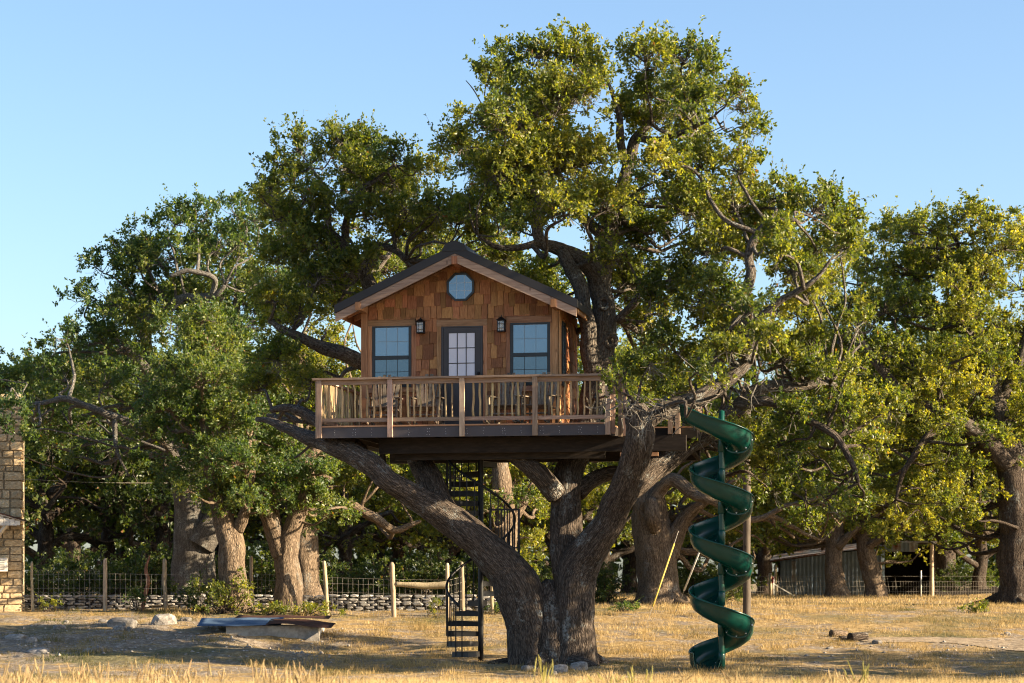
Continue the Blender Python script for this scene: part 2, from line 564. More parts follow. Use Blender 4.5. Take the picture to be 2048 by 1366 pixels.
def m_ground():
    k = NT("dry_pasture"); v = k.coord()
    big = k.noise(v, .22, 4, .6)
    med = k.noise(v, 1.1, 5, .65)
    fine = k.noise(k.coord("Object", (1, .6, 1)), 9, 6, .72)
    straw = k.ramp(fine, [(.25, (.12, .078, .036)), (.5, (.33, .225, .1)), (.75, (.5, .375, .19))])
    soil = k.ramp(fine, [(.25, (.10, .08, .06)), (.5, (.22, .175, .13)), (.72, (.42, .37, .31))])
    olive = k.ramp(fine, [(.3, (.05, .05, .02)), (.7, (.17, .16, .06))])
    sx = k.n("SeparateXYZ"); k.l(k.n("TexCoord").outputs["Object"], sx.inputs[0])
    leftm = k.math('MULTIPLY', k.val(sx.outputs[0], -3.5, -7.0), k.val(sx.outputs[1], 56, 51))
    sm = k.math('ADD', k.val(med, .46, .58), k.math('MULTIPLY', leftm, k.val(med, .36, .5)))
    sm = k.math('MINIMUM', sm, 1.0)
    c = k.mix(sm, straw, soil)
    c = k.mix(k.math('MULTIPLY', k.val(big, .5, .64), .75), c, olive)
    k.bump(k.noise(v, 7, 6, .75), .9, .08)
    return k.fin(c, .95, .1)


ground = ob("ground", mk_mesh("ground", np.stack([GX, GY, GZ], -1).reshape(-1, 3), GQ, None, True), m_ground(), kind="structure")

# worn pale track on the right
def m_path():
    k = NT("worn_track"); v = k.coord()
    f = k.noise(v, 6, 6, .72)
    c = k.ramp(f, [(.3, (.15, .112, .075)), (.5, (.3, .228, .15)), (.7, (.45, .365, .26))])
    k.bump(k.noise(v, 14, 5, .7), .8, .04)
    return k.fin(c, .95, .1)


_n = 60
pxs = np.linspace(1660, 2120, _n)
pv = []
for i, q in enumerate(pxs):
    t = i / (_n - 1)
    yc = 1276 + 14 * t + 2 * math.sin(i * .17)
    hw = (2 + 13 * t) * (.85 + .25 * math.sin(i * .13 + 1)) * min(1, .2 + 4 * t)
    for s_ in (-1, -.33, .33, 1):
        a = at_ground(q, yc + s_ * hw + random.uniform(-.5, .5))
        pv.append([a[0], a[1], float(gz(a[0], a[1])) + .012])
ii = np.arange(_n * 4).reshape(_n, 4)
ob("dirt_path", mk_mesh("dirt_path", pv, np.stack([ii[:-1, :-1], ii[1:, :-1], ii[1:, 1:], ii[:-1, 1:]], -1).reshape(-1, 4), None, True), m_path(), kind="structure")
PATHP = np.array(pv)[:, :2]

# ------------------------------------------------------------------ treehouse frame of reference
TH = 10.5
UH = np.array([math.cos(R(TH)), -math.sin(R(TH)), 0.0])
VH = np.array([math.sin(R(TH)), math.cos(R(TH)), 0.0])
D0 = 43.2
O = np.array([(927 - 1024) * D0 / FPX, D0, 0.0])
VC = 1.7                                # cabin front, behind the rail


def hu(px, py, v):
    """point of a house-parallel plane v metres behind the rail, as local (u, z)"""
    d = np.array([(px - 1024) / FPX, 1.0, (YH - py) / FPX])
    t = (v + O @ VH) / (d @ VH)
    p = d * t
    return float((p - O) @ UH), CAMH + p[2]


def hworld(u, v, z):
    return O + u * UH + v * VH + np.array([0, 0, z])


DECKZ = hu(927, 848, 0)[1]
ROT = -R(TH)
cabin = thing("cabin", "cedar shingled cabin with dark gable roof perched on the oak", "cabin", O, ROT)
uL, _ = hu(722, 700, VC); uR, _ = hu(1118, 700, VC)
CD = 2.2                               # cabin depth
VB = VC + CD
OVH = .62
uP = (uL + uR) / 2
zRidge = hu(908, 497, VC - OVH)[1]      # roof underside-of-metal line at the ridge
uEL = hu(671, 610, VC - OVH)[0]; uER = hu(1153, 602, VC - OVH)[0]
half = (uER - uEL) / 2
uP = (uEL + uER) / 2
zEave = .5 * (hu(671, 616, VC - OVH)[1] + hu(1153, 606, VC - OVH)[1])
slope = (zRidge - zEave) / half
roofz = lambda u: zRidge - slope * abs(u - uP)
WT = .10
poly = [(uL, DECKZ), (uR, DECKZ), (uR, roofz(uR) - .16), (uP, zRidge - .16), (uL, roofz(uL) - .16)]
wf = MB().prism(poly, 1, VC, VC + WT).build("wall", CEDAR, cabin)
MB().prism(poly, 1, VB - WT, VB).build("wall", CEDAR, cabin)
wr = MB().span((uR - WT, VC + WT + .002, DECKZ), (uR, VB - WT - .002, roofz(uR) - .12)).build("wall", CEDAR, cabin)
MB().span((uL, VC + WT + .002, DECKZ), (uL + WT, VB - WT - .002, roofz(uL) - .12)).build("wall", CEDAR, cabin)

# roof: two slabs of standing-seam panels on boards
yr0, yr1 = VC - OVH, VB + .35
NP = 7
for sgn in (-1, 1):
    ue = uP + sgn * half
    du = ue - uP
    for k in range(NP):
        ya, yb = yr0 + (yr1 - yr0) * k / NP, yr0 + (yr1 - yr0) * (k + 1) / NP - .004
        m = MB()
        a = [(uP + sgn * .003, zRidge - .02), (ue, zEave - .02), (ue, zEave + .06), (uP + sgn * .003, zRidge + .06)]
        m.prism(a if sgn > 0 else a[::-1], 1, ya, yb)
        m.build("roof_panel", ROOFM, cabin)
        if k:
            MB().bar((uP + sgn * .1, ya, roofz(uP + sgn * .1) + .075), (ue - sgn * .01, ya, zEave + .07), .025, .03).build("roof_seam", ROOFM, cabin)
    # charcoal rake trim and cedar barge board under it
    nz = math.hypot(1, slope)
    a = [(uP, zRidge + .075), (ue + sgn * .02, zEave + .065), (ue + sgn * .02, zEave - .105), (uP, zRidge - .10)]
    MB().prism(a, 1, yr0 - .025, yr0 - .003).build("rake_trim", ROOFM, cabin)
    a = [(uP, zRidge - .103), (ue, zEave - .108), (ue, zEave - .275), (uP, zRidge - .28)]
    MB().prism(a, 1, yr0 - .01, yr0 + .035).build("barge_board", RAILW, cabin)
    # eave fascia, soffit boards, rafter tails
    MB().bar((ue - sgn * .03, yr0 + .04, zEave - .1), (ue - sgn * .03, yr1, zEave - .1), .03, .15).build("eave_board", CEDAR, cabin)
    MB().bar((ue + sgn * .012, yr0 + .0, zEave - .02), (ue + sgn * .012, yr1, zEave - .02), .012, .14).build("drip_edge", ROOFM, cabin)
    for k in range(6):
        y = yr0 + .16 + k * (yr1 - yr0 - .3) / 5
        MB().bar((uP + sgn * .02, y, zRidge - .1), (ue - sgn * .05, y, zEave - .075), .06, .1).build("rafter", CEDAR, cabin)
rc = MB()
rc.prism([(uP - .26, zRidge - .055), (uP + .26, zRidge - .055), (uP + .20, zRidge + .085), (uP, zRidge + .155), (uP - .20, zRidge + .085)][::-1], 1, yr0 - .04, yr1 + .01)
rc.build("ridge_cap", ROOFM, cabin)
for px, py in ((716, 611), (909, 519), (1107, 605)):
    u, z = hu(px, py, yr0)
    MB().span((u - .055, yr0 - .035, z - .09), (u + .055, VC - .01, z + .07)).build("outlooker_beam", CEDAR, cabin)

# trim boards
def board(px0, py0, px1, py1, name="trim_board", mat=None, proud=.035, back=.0, par=None):
    (u0, z0), (u1, z1) = hu(px0, py0, VC - proud), hu(px1, py1, VC - proud)
    horiz = abs(u1 - u0) > abs(z1 - z0)
    return MB().span((u0, VC - proud, z1), (u1, VC - .001 - back, z0)).build(name, mat or (CEDARH if horiz else CEDAR), par or cabin)


bz = 846
board(722, 626, 735, bz, "corner_board", proud=.05)
board(1104, 616, 1118, bz, "corner_board", proud=.05)
MB().span((uR - .02, VC - .05, DECKZ), (uR + .03, VC + .13, roofz(uR) - .2)).build("corner_board", CEDAR, cabin)
MB().span((uR - .02, VB - .1, DECKZ), (uR + .03, VB + .03, roofz(uR) - .2)).build("corner_board", CEDAR, cabin)
board(736, 641, 830, 651)
board(873, 640, 974, 651)
board(1013, 633, 1103, 644)
for a, b, t in ((736, 744, 651), (823, 832, 651), (874, 882, 651), (966, 974, 651), (1012, 1020, 645), (1100.5, 1103.5, 645)):
    board(a, t + .3, b, bz if 850 < a < 980 else 776, "casing_board", proud=.032)
board(736, 776.3, 832, 784, "window_sill", proud=.05)
board(1012, 772.3, 1103.5, 781, "window_sill", proud=.05)


def window(p0, p1, yt, ym, yb):
    (u0, z1), (u1, _) = hu(p0, yt, VC - .03), hu(p1, yt, VC - .03)
    zb = hu(p0, yb, VC - .03)[1]; zm = hu(p0, ym, VC - .03)[1]
    t = .055
    ya, yb_ = VC - .03, VC + .02
    f = MB()
    f.span((u0, ya, zb), (u0 + t, yb_, z1)); f.span((u1 - t, ya, zb), (u1, yb_, z1))
    f.span((u0 + t, ya, z1 - t), (u1 - t, yb_, z1)); f.span((u0 + t, ya, zb), (u1 - t, yb_, zb + t))
    f.span((u0 + t, ya - .012, zm - .035), (u1 - t, yb_, zm + .035))
    w = f.build("window", WINM, cabin)
    for (za, zc, mt, yy) in ((zm + .035, z1 - t, PANEU, VC - .012), (zb + t, zm - .035, PANEL_, VC - .018)):
        ua, uc = u0 + t, u1 - t
        for i in range(3):
            for j in range(2):
                g = .006
                MB().span((ua + (uc - ua) * i / 3 + g, yy, za + (zc - za) * j / 2 + g), (ua + (uc - ua) * (i + 1) / 3 - g, yy + .008, za + (zc - za) * (j + 1) / 2 - g)).build("pane", mt, w)
        mu = MB()
        for i in (1, 2):
            mu.span((ua + (uc - ua) * i / 3 - .006, yy + .0015, za), (ua + (uc - ua) * i / 3 + .006, yy + .007, zc))
        mu.span((ua, yy + .002, (za + zc) / 2 - .006), (uc, yy + .0065, (za + zc) / 2 + .006))
        mu.build("muntin", WINM if mt is PANEL_ else MUNT, w)
    return w


MUNT = m_plain("grey_muntin", (.2, .26, .3), .5, .4, 0, .1, 3)
window(744.5, 822.5, 650, 716, 775)
window(1020.5, 1100, 644, 710, 771)

# octagon window
uo, zo = hu(921.5, 574, VC - .03)
ro = .285
oct_ = lambda r: [(uo + r * math.cos(R(22.5 + 45 * k)) / math.cos(R(22.5)), zo + r * math.sin(R(22.5 + 45 * k)) / math.cos(R(22.5))) for k in range(8)]
m = MB()
po, pi_ = oct_(ro), oct_(ro - .04)
for k in range(8):
    j = (k + 1) % 8
    m.prism([po[k], po[j], pi_[j], pi_[k]], 1, VC - .075, VC - .001)
wo = m.build("octagon_window", WINM, cabin)
MB().prism(oct_(ro - .041), 1, VC - .055, VC - .047).build("pane", PANEU, wo)
m = MB()
for t in (-.08, .08):
    h = ro - .07 if abs(t) > .2 else ro - .045
    m.span((uo + t - .004, VC - .0565, zo - h), (uo + t + .004, VC - .0545, zo + h))
    m.span((uo - h, VC - .0568, zo + t - .004), (uo + h, VC - .0546, zo + t + .004))
m.build("muntin", m_plain("pale_muntin", (.5, .6, .7), .5, .4, 0, .1, 3), wo)

# door
(u0, z1), (u1, _) = hu(883, 651.5, VC - .01), hu(965.5, 651.5, VC - .01)
door = ob("door", None, None, cabin)
jb = .045
MB().span((u0, VC - .03, z1 - jb), (u1, VC - .001, z1)).build("door_frame", DOORM, door)
for a in (u0, u1 - jb):
    MB().span((a, VC - .03, DECKZ + .02), (a + jb, VC - .001, z1 - jb - .001)).build("door_frame", DOORM, door)
MB().span((u0 + jb + .004, VC - .022, DECKZ + .03), (u1 - jb - .004, VC - .002, z1 - jb - .004)).build("door_leaf", DOORM, door)
(ga, gt), (gb, gbm) = hu(897, 666, VC - .02), hu(950.5, 756.5, VC - .02)
for i in range(3):
    for j in range(3):
        g = .009
        MB().span((ga + (gb - ga) * i / 3 + g, VC - .027, gbm + (gt - gbm) * j / 3 + g), (ga + (gb - ga) * (i + 1) / 3 - g, VC - .0225, gbm + (gt - gbm) * (j + 1) / 3 - g)).build("pane", PANED, door)
gf = MB()
for i in range(4):
    gf.span((ga + (gb - ga) * i / 3 - .009, VC - .034, gbm - .009), (ga + (gb - ga) * i / 3 + .009, VC - .0223, gt + .009))
    gf.span((ga, VC - .0335, gbm + (gt - gbm) * i / 3 - .009), (gb, VC - .0223, gbm + (gt - gbm) * i / 3 + .009))
gf.build("glazing_bar", DOORM, door)
for a in (ga, (ga + gb) / 2 + .02):
    fm = MB(); b = a + (gb - ga) / 2 - .02
    za, zb = DECKZ + .2, gbm - .16
    for q in (((a, za), (b, za + .03)), ((a, zb - .03), (b, zb)), ((a, za + .03), (a + .03, zb - .03)), ((b - .03, za + .03), (b, zb - .03))):
        fm.span((q[0][0], VC - .029, q[0][1]), (q[1][0], VC - .0225, q[1][1]))
    fm.build("door_panel", DOORM, door)
ku, kz = hu(957, 746.5, VC - .03)
km = MB().tube([(ku, VC - .022, kz), (ku, VC - .05, kz), (ku, VC - .06, kz), (ku, VC - .085, kz)], [.014, .014, .032, .024], 10)
km.tube([(ku, VC - .021, kz), (ku, VC - .028, kz)], [.035, .035], 12)
km.build("door_knob", BLACKM, door, True)

# shingles: staggered courses on the front gable, then the lit right wall
v8 = np.array([[-.5, 0, 0], [.5, 0, 0], [.5, 1, 0], [-.5, 1, 0], [-.5, .62, 1], [.5, .62, 1], [.5, 1, 1], [-.5, 1, 1]], float)
SHM = mk_mesh("shingle", v8, [[0, 1, 5, 4], [3, 2, 1, 0], [4, 5, 6, 7], [1, 2, 6, 5], [0, 4, 7, 3], [2, 3, 7, 6]])
SHM.materials.append(SHING)
holes = []
def hole(px0, py0, px1, py1):
    (a, zt), (b, zb) = hu(px0, py0, VC - .02), hu(px1, py1, VC - .02)
    holes.append((a, b, zb, zt))
hole(736, 641, 832, 784); hole(874, 640, 974, 900); hole(1012, 633, 1104, 781); hole(722, 560, 735.5, 900); hole(1103.5, 560, 1120, 900)
row = .255
zrow = DECKZ + .01
nsh = 0
rs = random.Random(4)
zc = zRidge - .3
rows = []
while zrow < zc:
    rows.append(zrow); zrow += row * rs.uniform(.92, 1.08)
for zr in rows:
    u = uL + .01
    while u < uR - .02:
        w = rs.choice((.11, .13, .15, .17, .2, .23, .14))
        w = min(w, uR - .01 - u)
        zb = zr + rs.uniform(-.035, .045)
        ht = row + .11
        um = u + w / 2
        top = min(zb + ht, min(roofz(u), roofz(u + w)) - .165)
        ok = top - zb > .05 and w > .03
        segs = [(u + .005, u + w - .005, zb, top)]
        for (a, b, c0, c1) in holes:
            ns = []
            for (ua, ub, za, zt) in segs:
                if ub <= a + .004 or ua >= b - .004 or zt <= c0 or za >= c1:
                    ns.append((ua, ub, za, zt)); continue
                if ua < a - .02: ns.append((ua, a - .002, za, zt))
                if ub > b + .02: ns.append((b + .002, ub, za, zt))
                if zt > c1 + .03 and max(ua, a) < min(ub, b):
                    ns.append((max(ua, a), min(ub, b), max(za, c1 + .002), zt))
                if za < c0 - .03 and max(ua, a) < min(ub, b):
                    ns.append((max(ua, a), min(ub, b), za, min(zt, c0 - .002)))
            segs = ns
        if ok:
            for (ua, ub, za, zt) in segs:
                if math.hypot((ua + ub) / 2 - uo, (za + zt) / 2 - zo) < ro - .13 or zt - za < .03: continue
                s = ob("shingle", SHM, None, wf)
                th = .03 + rs.uniform(0, .01)
                s.location = ((ua + ub) / 2, VC - th, za)
                s.scale = (ub - ua, th - .0008, zt - za)
                nsh += 1
        u += w
# lit right wall, deeper butts
wv0, wv1 = VC + .22, VC + .62          # narrow window on the right wall
wz0, wz1 = hu(760, 775, VC)[1], hu(760, 648, VC)[1]
for zr in rows:
    v = VC + .135
    if zr > roofz(uR) - .3: break
    while v < VB - .12:
        w = min(rs.choice((.12, .16, .2, .24)), VB - .11 - v)
        zb = zr + rs.uniform(-.03, .04)
        top = min(zb + row + .1, roofz(uR) - .2)
        if w > .03 and top - zb > .05 and not (v + w > wv0 and v < wv1 and top > wz0 and zb < wz1):
            s = ob("shingle", SHM, None, wr)
            th = .035 + rs.uniform(0, .015)
            s.rotation_euler = (0, 0, R(90))
            s.location = (uR + th, v + w / 2, zb)
            s.scale = (w - .006, th - .0008, top - zb)
            nsh += 1
        v += w
print("shingles", nsh)
sw = MB()
t = .05
sw.span((uR + .001, wv0, wz0), (uR + .045, wv0 + t, wz1)); sw.span((uR + .001, wv1 - t, wz0), (uR + .045, wv1, wz1))
sw.span((uR + .001, wv0 + t, wz0), (uR + .045, wv1 - t, wz0 + t)); sw.span((uR + .001, wv0 + t, wz1 - t), (uR + .045, wv1 - t, wz1))
sw = sw.build("window", WINM, cabin)
for q in range(2):
    za, zb = wz0 + t + (wz1 - wz0 - 2 * t) * q / 2 + .01, wz0 + t + (wz1 - wz0 - 2 * t) * (q + 1) / 2 - .01
    MB().span((uR + .012, wv0 + t, za), (uR + .02, wv1 - t, zb)).build("pane", PANEL_, sw)

# lanterns
def lantern(px, py, label):
    u, z = hu(px, py, VC - .1)
    p = hworld(u, VC - .11, z)
    t = thing("wall_lantern", label, "lantern", p, ROT, "wall lanterns beside the cabin door")
    m = MB(); w = .075; h = .10
    m.span((-w, -w, -h - .02), (w, w, -h)); m.span((-w, -w, h), (w, w, h + .015))
    for sx in (-1, 1):
        for sy in (-1, 1):
            m.bar((sx * (w - .006), sy * (w - .006), -h), (sx * (w - .006), sy * (w - .006), h), .012, .012)
        m.bar((sx * .025, -w + .003, -h), (sx * .025, -w + .003, h), .006, .006)
        m.bar((-w + .003, sx * .025, -h), (-w + .003, sx * .025, h), .006, .006)
        m.bar((w - .003, sx * .025, -h), (w - .003, sx * .025, h), .006, .006)
    m.bar((-w, -w + .004, .045), (w, -w + .004, .045), .007, .007); m.bar((-w, -w + .004, -.05), (w, -w + .004, -.05), .007, .007)
    m.build("cage", BLACKM, t)
    r = MB(); a = .095
    r.add([(-a, -a, h + .016), (a, -a, h + .016), (a, a, h + .016), (-a, a, h + .016), (0, 0, h + .095)], [[3, 2, 1, 0]], [[0, 1, 4], [1, 2, 4], [2, 3, 4], [3, 0, 4]])
    r.tube([(0, 0, h + .08), (0, 0, h + .12)], [.012, .006], 6)
    r.build("cap", BLACKM, t)
    MB().span((-.05, w + .002, -.09), (.05, .095, .12)).build("back_plate", BLACKM, t)
    g = MB()
    g.span((-w + .014, -w + .012, -h + .002), (w - .014, -w + .015, h - .002)); g.build("glass", LANTGL, t)
    MB().tube([(0, 0, -.08), (0, 0, -.03), (0, 0, .0), (0, 0, .04), (0, 0, .06)], [.014, .014, .026, .02, .004], 8).build("bulb", m_plain("pale_bulb", (.75, .7, .5), .3, .5, 0, .05, 3, 0), t, True)
    return t


k = NT("clear_lantern_glass"); k.fin((.85, .9, .92), .03, .5)
gl = k.n("BsdfTransparent"); mx = k.n("MixShader"); mx.inputs[0].default_value = .72
k.l(k.b.outputs[0], mx.inputs[1]); k.l(gl.outputs[0], mx.inputs[2]); k.l(mx.outputs[0], k.out.inputs["Surface"])
LANTGL = k.m
lantern(841.5, 655, "black lantern between the door and the window nearer the left railing corner")
lantern(1003, 652, "black lantern on the door-knob side of the dark door")

# ------------------------------------------------------------------ deck
deck = thing("deck_platform", "timber deck with charcoal fascia held up among the oak limbs", "deck", O, ROT)
DL, DR = hu(640, 860, 0)[0], hu(1216, 860, 0)[0]
DB = 5.0
XR = hu(1392, 860, 1.4)[0]
fz0 = hu(927, 873, 0)[1]
MB().span((DL + .02, .0, fz0), (DR, .04, DECKZ - .035)).build("fascia_board", FASCIA, deck)
MB().span((DL - .022, .0, fz0), (DL + .018, DB, DECKZ - .035)).build("fascia_board", FASCIA, deck)
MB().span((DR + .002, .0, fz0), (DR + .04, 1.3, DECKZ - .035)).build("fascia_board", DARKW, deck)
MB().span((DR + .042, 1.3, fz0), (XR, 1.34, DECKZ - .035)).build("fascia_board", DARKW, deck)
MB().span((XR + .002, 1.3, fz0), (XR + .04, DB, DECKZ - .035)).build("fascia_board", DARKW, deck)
# screw heads on the fascia
scr = MB()
for i in range(15):
    u = DL + .3 + i * (DR - DL - .5) / 14
    for j in range(3):
        for du in (0, .05) if i % 2 else (0,):
            c = (u + du + rs.uniform(-.01, .01), -.003, fz0 + .05 + j * .055 + rs.uniform(-.012, .012))
            scr.tube([(c[0], .002, c[2]), (c[0], -.003, c[2])], [.007, .006], 6)
scr.build("screw_heads", m_plain("steel_screw", (.5, .5, .5), .4, .5, .6, .1, 3, 0), deck, kind="stuff")
dbm = MB().box((0, 0, 0), (1, .135, .03)).mesh("deck_board"); dbm.materials.append(CEDARH)
for k in range(int(DB / .142)):
    y = -.02 + .07 + k * .142
    u1 = DR + .03 if y < 1.33 else XR + .03
    o = ob("deck_board", dbm, None, deck, loc=((DL - .02 + u1) / 2, y, DECKZ - .017)); o.scale = (u1 - DL + .02, 1, 1)
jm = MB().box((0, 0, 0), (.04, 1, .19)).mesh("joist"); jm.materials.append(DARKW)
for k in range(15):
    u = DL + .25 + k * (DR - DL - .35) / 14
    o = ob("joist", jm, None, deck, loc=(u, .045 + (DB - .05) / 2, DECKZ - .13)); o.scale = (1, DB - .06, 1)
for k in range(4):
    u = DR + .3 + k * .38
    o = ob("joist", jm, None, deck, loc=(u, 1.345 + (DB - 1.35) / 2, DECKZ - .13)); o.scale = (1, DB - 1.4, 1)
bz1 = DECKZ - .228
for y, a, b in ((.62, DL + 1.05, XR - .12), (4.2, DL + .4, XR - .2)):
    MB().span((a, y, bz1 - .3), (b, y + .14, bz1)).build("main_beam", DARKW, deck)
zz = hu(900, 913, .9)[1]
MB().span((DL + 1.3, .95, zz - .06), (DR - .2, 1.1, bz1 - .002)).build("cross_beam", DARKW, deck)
u = hu(763, 940, .95)[0]
MB().bar((u, 1.0, bz1 - .1), (u + .02, 1.15, hu(763, 968, 1.1)[1]), .09, .09).build("steel_strut", BLACKM, deck)
(a, z1_), (b, _) = hu(1240, 905, .3), hu(1316, 905, .3)
MB().span((a, .3, z1_ - .075), (b, .36, z1_)).build("bearer_plank", CEDARH, deck)

# ------------------------------------------------------------------ railing
rail = thing("deck_railing", "cedar railing with peeled stick balusters along the deck edge", "railing", O, ROT)
RZ = hu(927, 751.5, -.05)[1]            # top of cap
pz0 = hu(927, 872.5, -.06)[1]
def post(u, y, w=.098, z0=None, z1=None, d=.07):
    MB().span((u - w / 2, y - d, z0 or pz0), (u + w / 2, y - .002, z1 or RZ - .045)).build("railing_post", POSTW, rail)
posts = [hu(p, 800, -.04)[0] for p in (634, 780, 924, 1070, 1216)]
post(posts[0] + .045, -.0, .095); MB().span((posts[0] - .045, .001, pz0), (posts[0] - .008, .10, RZ - .045)).build("railing_post", POSTW, rail)
for u in posts[1:]: post(u, 0.0)
MB().span((posts[4] + .052, .0, pz0 + .02), (posts[4] + .125, .09, RZ - .045)).build("railing_post", POSTW, rail)
rl, rr_ = posts[0] - .09, posts[4] + .13
MB().span((rl, -.085, RZ - .042), (rr_, .075, RZ)).build("top_rail", RAILW, rail)
MB().span((rl + .04, .003, RZ - .135), (rr_ - .03, .045, RZ - .044)).build("sub_rail", RAILW, rail)
zb = hu(927, 836.5, .02)[1]
for a, b in zip(posts[:-1], posts[1:]):
    MB().span((a + .05, .0, zb - .045), (b - .05, .06, zb + .03)).build("bottom_rail", RAILW, rail)
def baluster(u, y, sd_, h0=None, h1=None):
    h0 = h0 or zb + .02; h1 = h1 or RZ - .05
    rg = random.Random(sd_)
    pts = [(u + rg.uniform(-.011, .011), y + rg.uniform(-.006, .006), h0 + (h1 - h0) * t) for t in (0, .2, .4, .6, .8, 1)]
    r0 = rg.uniform(.017, .025)
    MB().tube(pts, [r0 * 1.12, r0 * rg.uniform(.9, 1.1), r0, r0 * rg.uniform(.85, 1.1), r0 * .92, r0 * .85], 7, .06, 0, 8, sd_, .012).build("baluster", STICKW, rail, True)
bl = [658, 670, 684, 696, 709, 721, 734, 747, 760, 801, 815, 827, 840, 853, 866, 878, 891, 904, 946, 959, 972, 984, 997, 1010, 1024, 1036, 1049, 1090, 1103, 1115, 1129, 1142, 1155, 1168, 1181, 1194]
for i, p in enumerate(bl): baluster(hu(p, 800, .03)[0], .055, 100 + i)
# left return of the railing
uLs = posts[0] - .01
MB().span((uLs - .07, .08, RZ - .042), (uLs + .07, DB - .1, RZ)).build("top_rail", m_wood("rail_wood_return", (.2, .125, .085), (.35, .235, .165), (.46, .34, .255), (16, 1.3, 16)), rail)
MB().span((uLs - .02, .1, zb - .045), (uLs + .03, DB - .12, zb + .03)).build("bottom_rail", RAILW, rail)
for k in range(3):
    MB().span((uLs - .05, 1.3 + k * 1.5, pz0), (uLs + .04, 1.4 + k * 1.5, RZ - .045)).build("railing_post", POSTW, rail)
for k in range(30): baluster(uLs + .005, .22 + k * .15, 300 + k)
# slide platform posts, right side
for p in (1341, 1356):
    u = hu(p, 850, 1.28)[0]
    MB().span((u - .045, 1.2, hu(1341, 868, 1.2)[1]), (u + .045, 1.29, hu(1341, 815, 1.2)[1])).build("railing_post", POSTW, rail)
uR2 = posts[4] + .14
for k in range(2):
    MB().span((uR2 - .02, .55 + k * .65, pz0), (uR2 + .05, .63 + k * .65, RZ - .05)).build("railing_post", POSTW, rail)
MB().span((uR2 - .03, .08, RZ - .042), (uR2 + .07, 1.35, RZ)).build("top_rail", RAILW, rail)
for k in range(4):
    y = 1.6 + k * .35
    MB().span((XR - .02, y, DECKZ - .15), (XR + .05, y + .06, DECKZ + .5)).build("railing_post", POSTW, rail)
MB().bar((XR + .015, 1.5, DECKZ + .35), (XR + .015, 3.2, DECKZ + .35), .05, .09).build("side_rail", RAILW, rail)

# ------------------------------------------------------------------ rocking chairs
def chair_proto():
    t = thing("rocking_chair", "", "chair", (0, 0, 0), 0, "rocking chairs on the deck")
    for k in range(6):                       # fan back, chair faces -Y
        x = (k - 2.5) * .082
        top = 1.06 + .07 * math.cos((k - 2.5) * .75)
        m = MB(); m.bar((x * .8, .24, .40), (x * 1.25, .47, top), .066, .018, (0, -1, .3)); m.build("back_slat", CHAIRW, t)
    for k in range(5):
        m = MB(); m.bar((-.27, -.22 + k * .115, .40 + .01 * (2 - k)), (.27, -.22 + k * .115, .40 + .01 * (2 - k)), .1, .02); m.build("seat_slat", CHAIRW, t)
    MB().bar((-.25, .36, .66), (.25, .36, .66), .035, .06).build("back_rail", CHAIRW, t)
    MB().bar((-.25, .43, .9), (.25, .43, .9), .03, .05).build("back_rail", CHAIRW, t)
    for s in (-1, 1):
        MB().bar((s * .29, -.28, .60), (s * .29, .36, .62), .11, .022).build("armrest", CHAIRW, t)
        MB().tube([(s * .28, -.22, .06), (s * .285, -.22, .59)], [.028, .025], 7).build("leg", CHAIRW, t, True)
        MB().tube([(s * .28, .26, .06), (s * .285, .30, .61)], [.028, .025], 7).build("leg", CHAIRW, t, True)
        MB().tube([(s * .28, -.45, .09), (s * .28, -.2, .035), (s * .28, .1, .025), (s * .28, .35, .05), (s * .28, .58, .13)], [.026] * 5, 6, .08).build("rocker", CHAIRW, t, True)
    MB().tube([(-.28, -.22, .25), (.28, -.22, .25)], [.02, .02], 6).build("stretcher", CHAIRW, t, True)
    return t


ch = chair_proto()
def copy_thing(o, **kw):
    c = o.copy(); COL.objects.link(c)
    for q in o.children:
        d = q.copy(); COL.objects.link(d); d.parent = c
        for g in q.children:
            e = g.copy(); COL.objects.link(e); e.parent = d
    for k_, v_ in kw.items(): c[k_] = v_
    return c


spots = [(768, .92, 6, "grey rocking chair under the cabin window nearer the stone building"), (851, .95, 3, "grey rocking chair between that window and the dark door"),
         (1011, .95, -4, "grey rocking chair just past the door-knob side of the cabin door"), (1078, .98, -9, "grey rocking chair under the cabin window nearer the green slide")]
for i, (p, v, a, lb) in enumerate(spots):
    c = ch if i == 0 else copy_thing(ch)
    c["label"] = lb
    c.location = hworld(hu(p, 800, v)[0], v, DECKZ)
    c.rotation_euler = (0, 0, ROT + R(a))

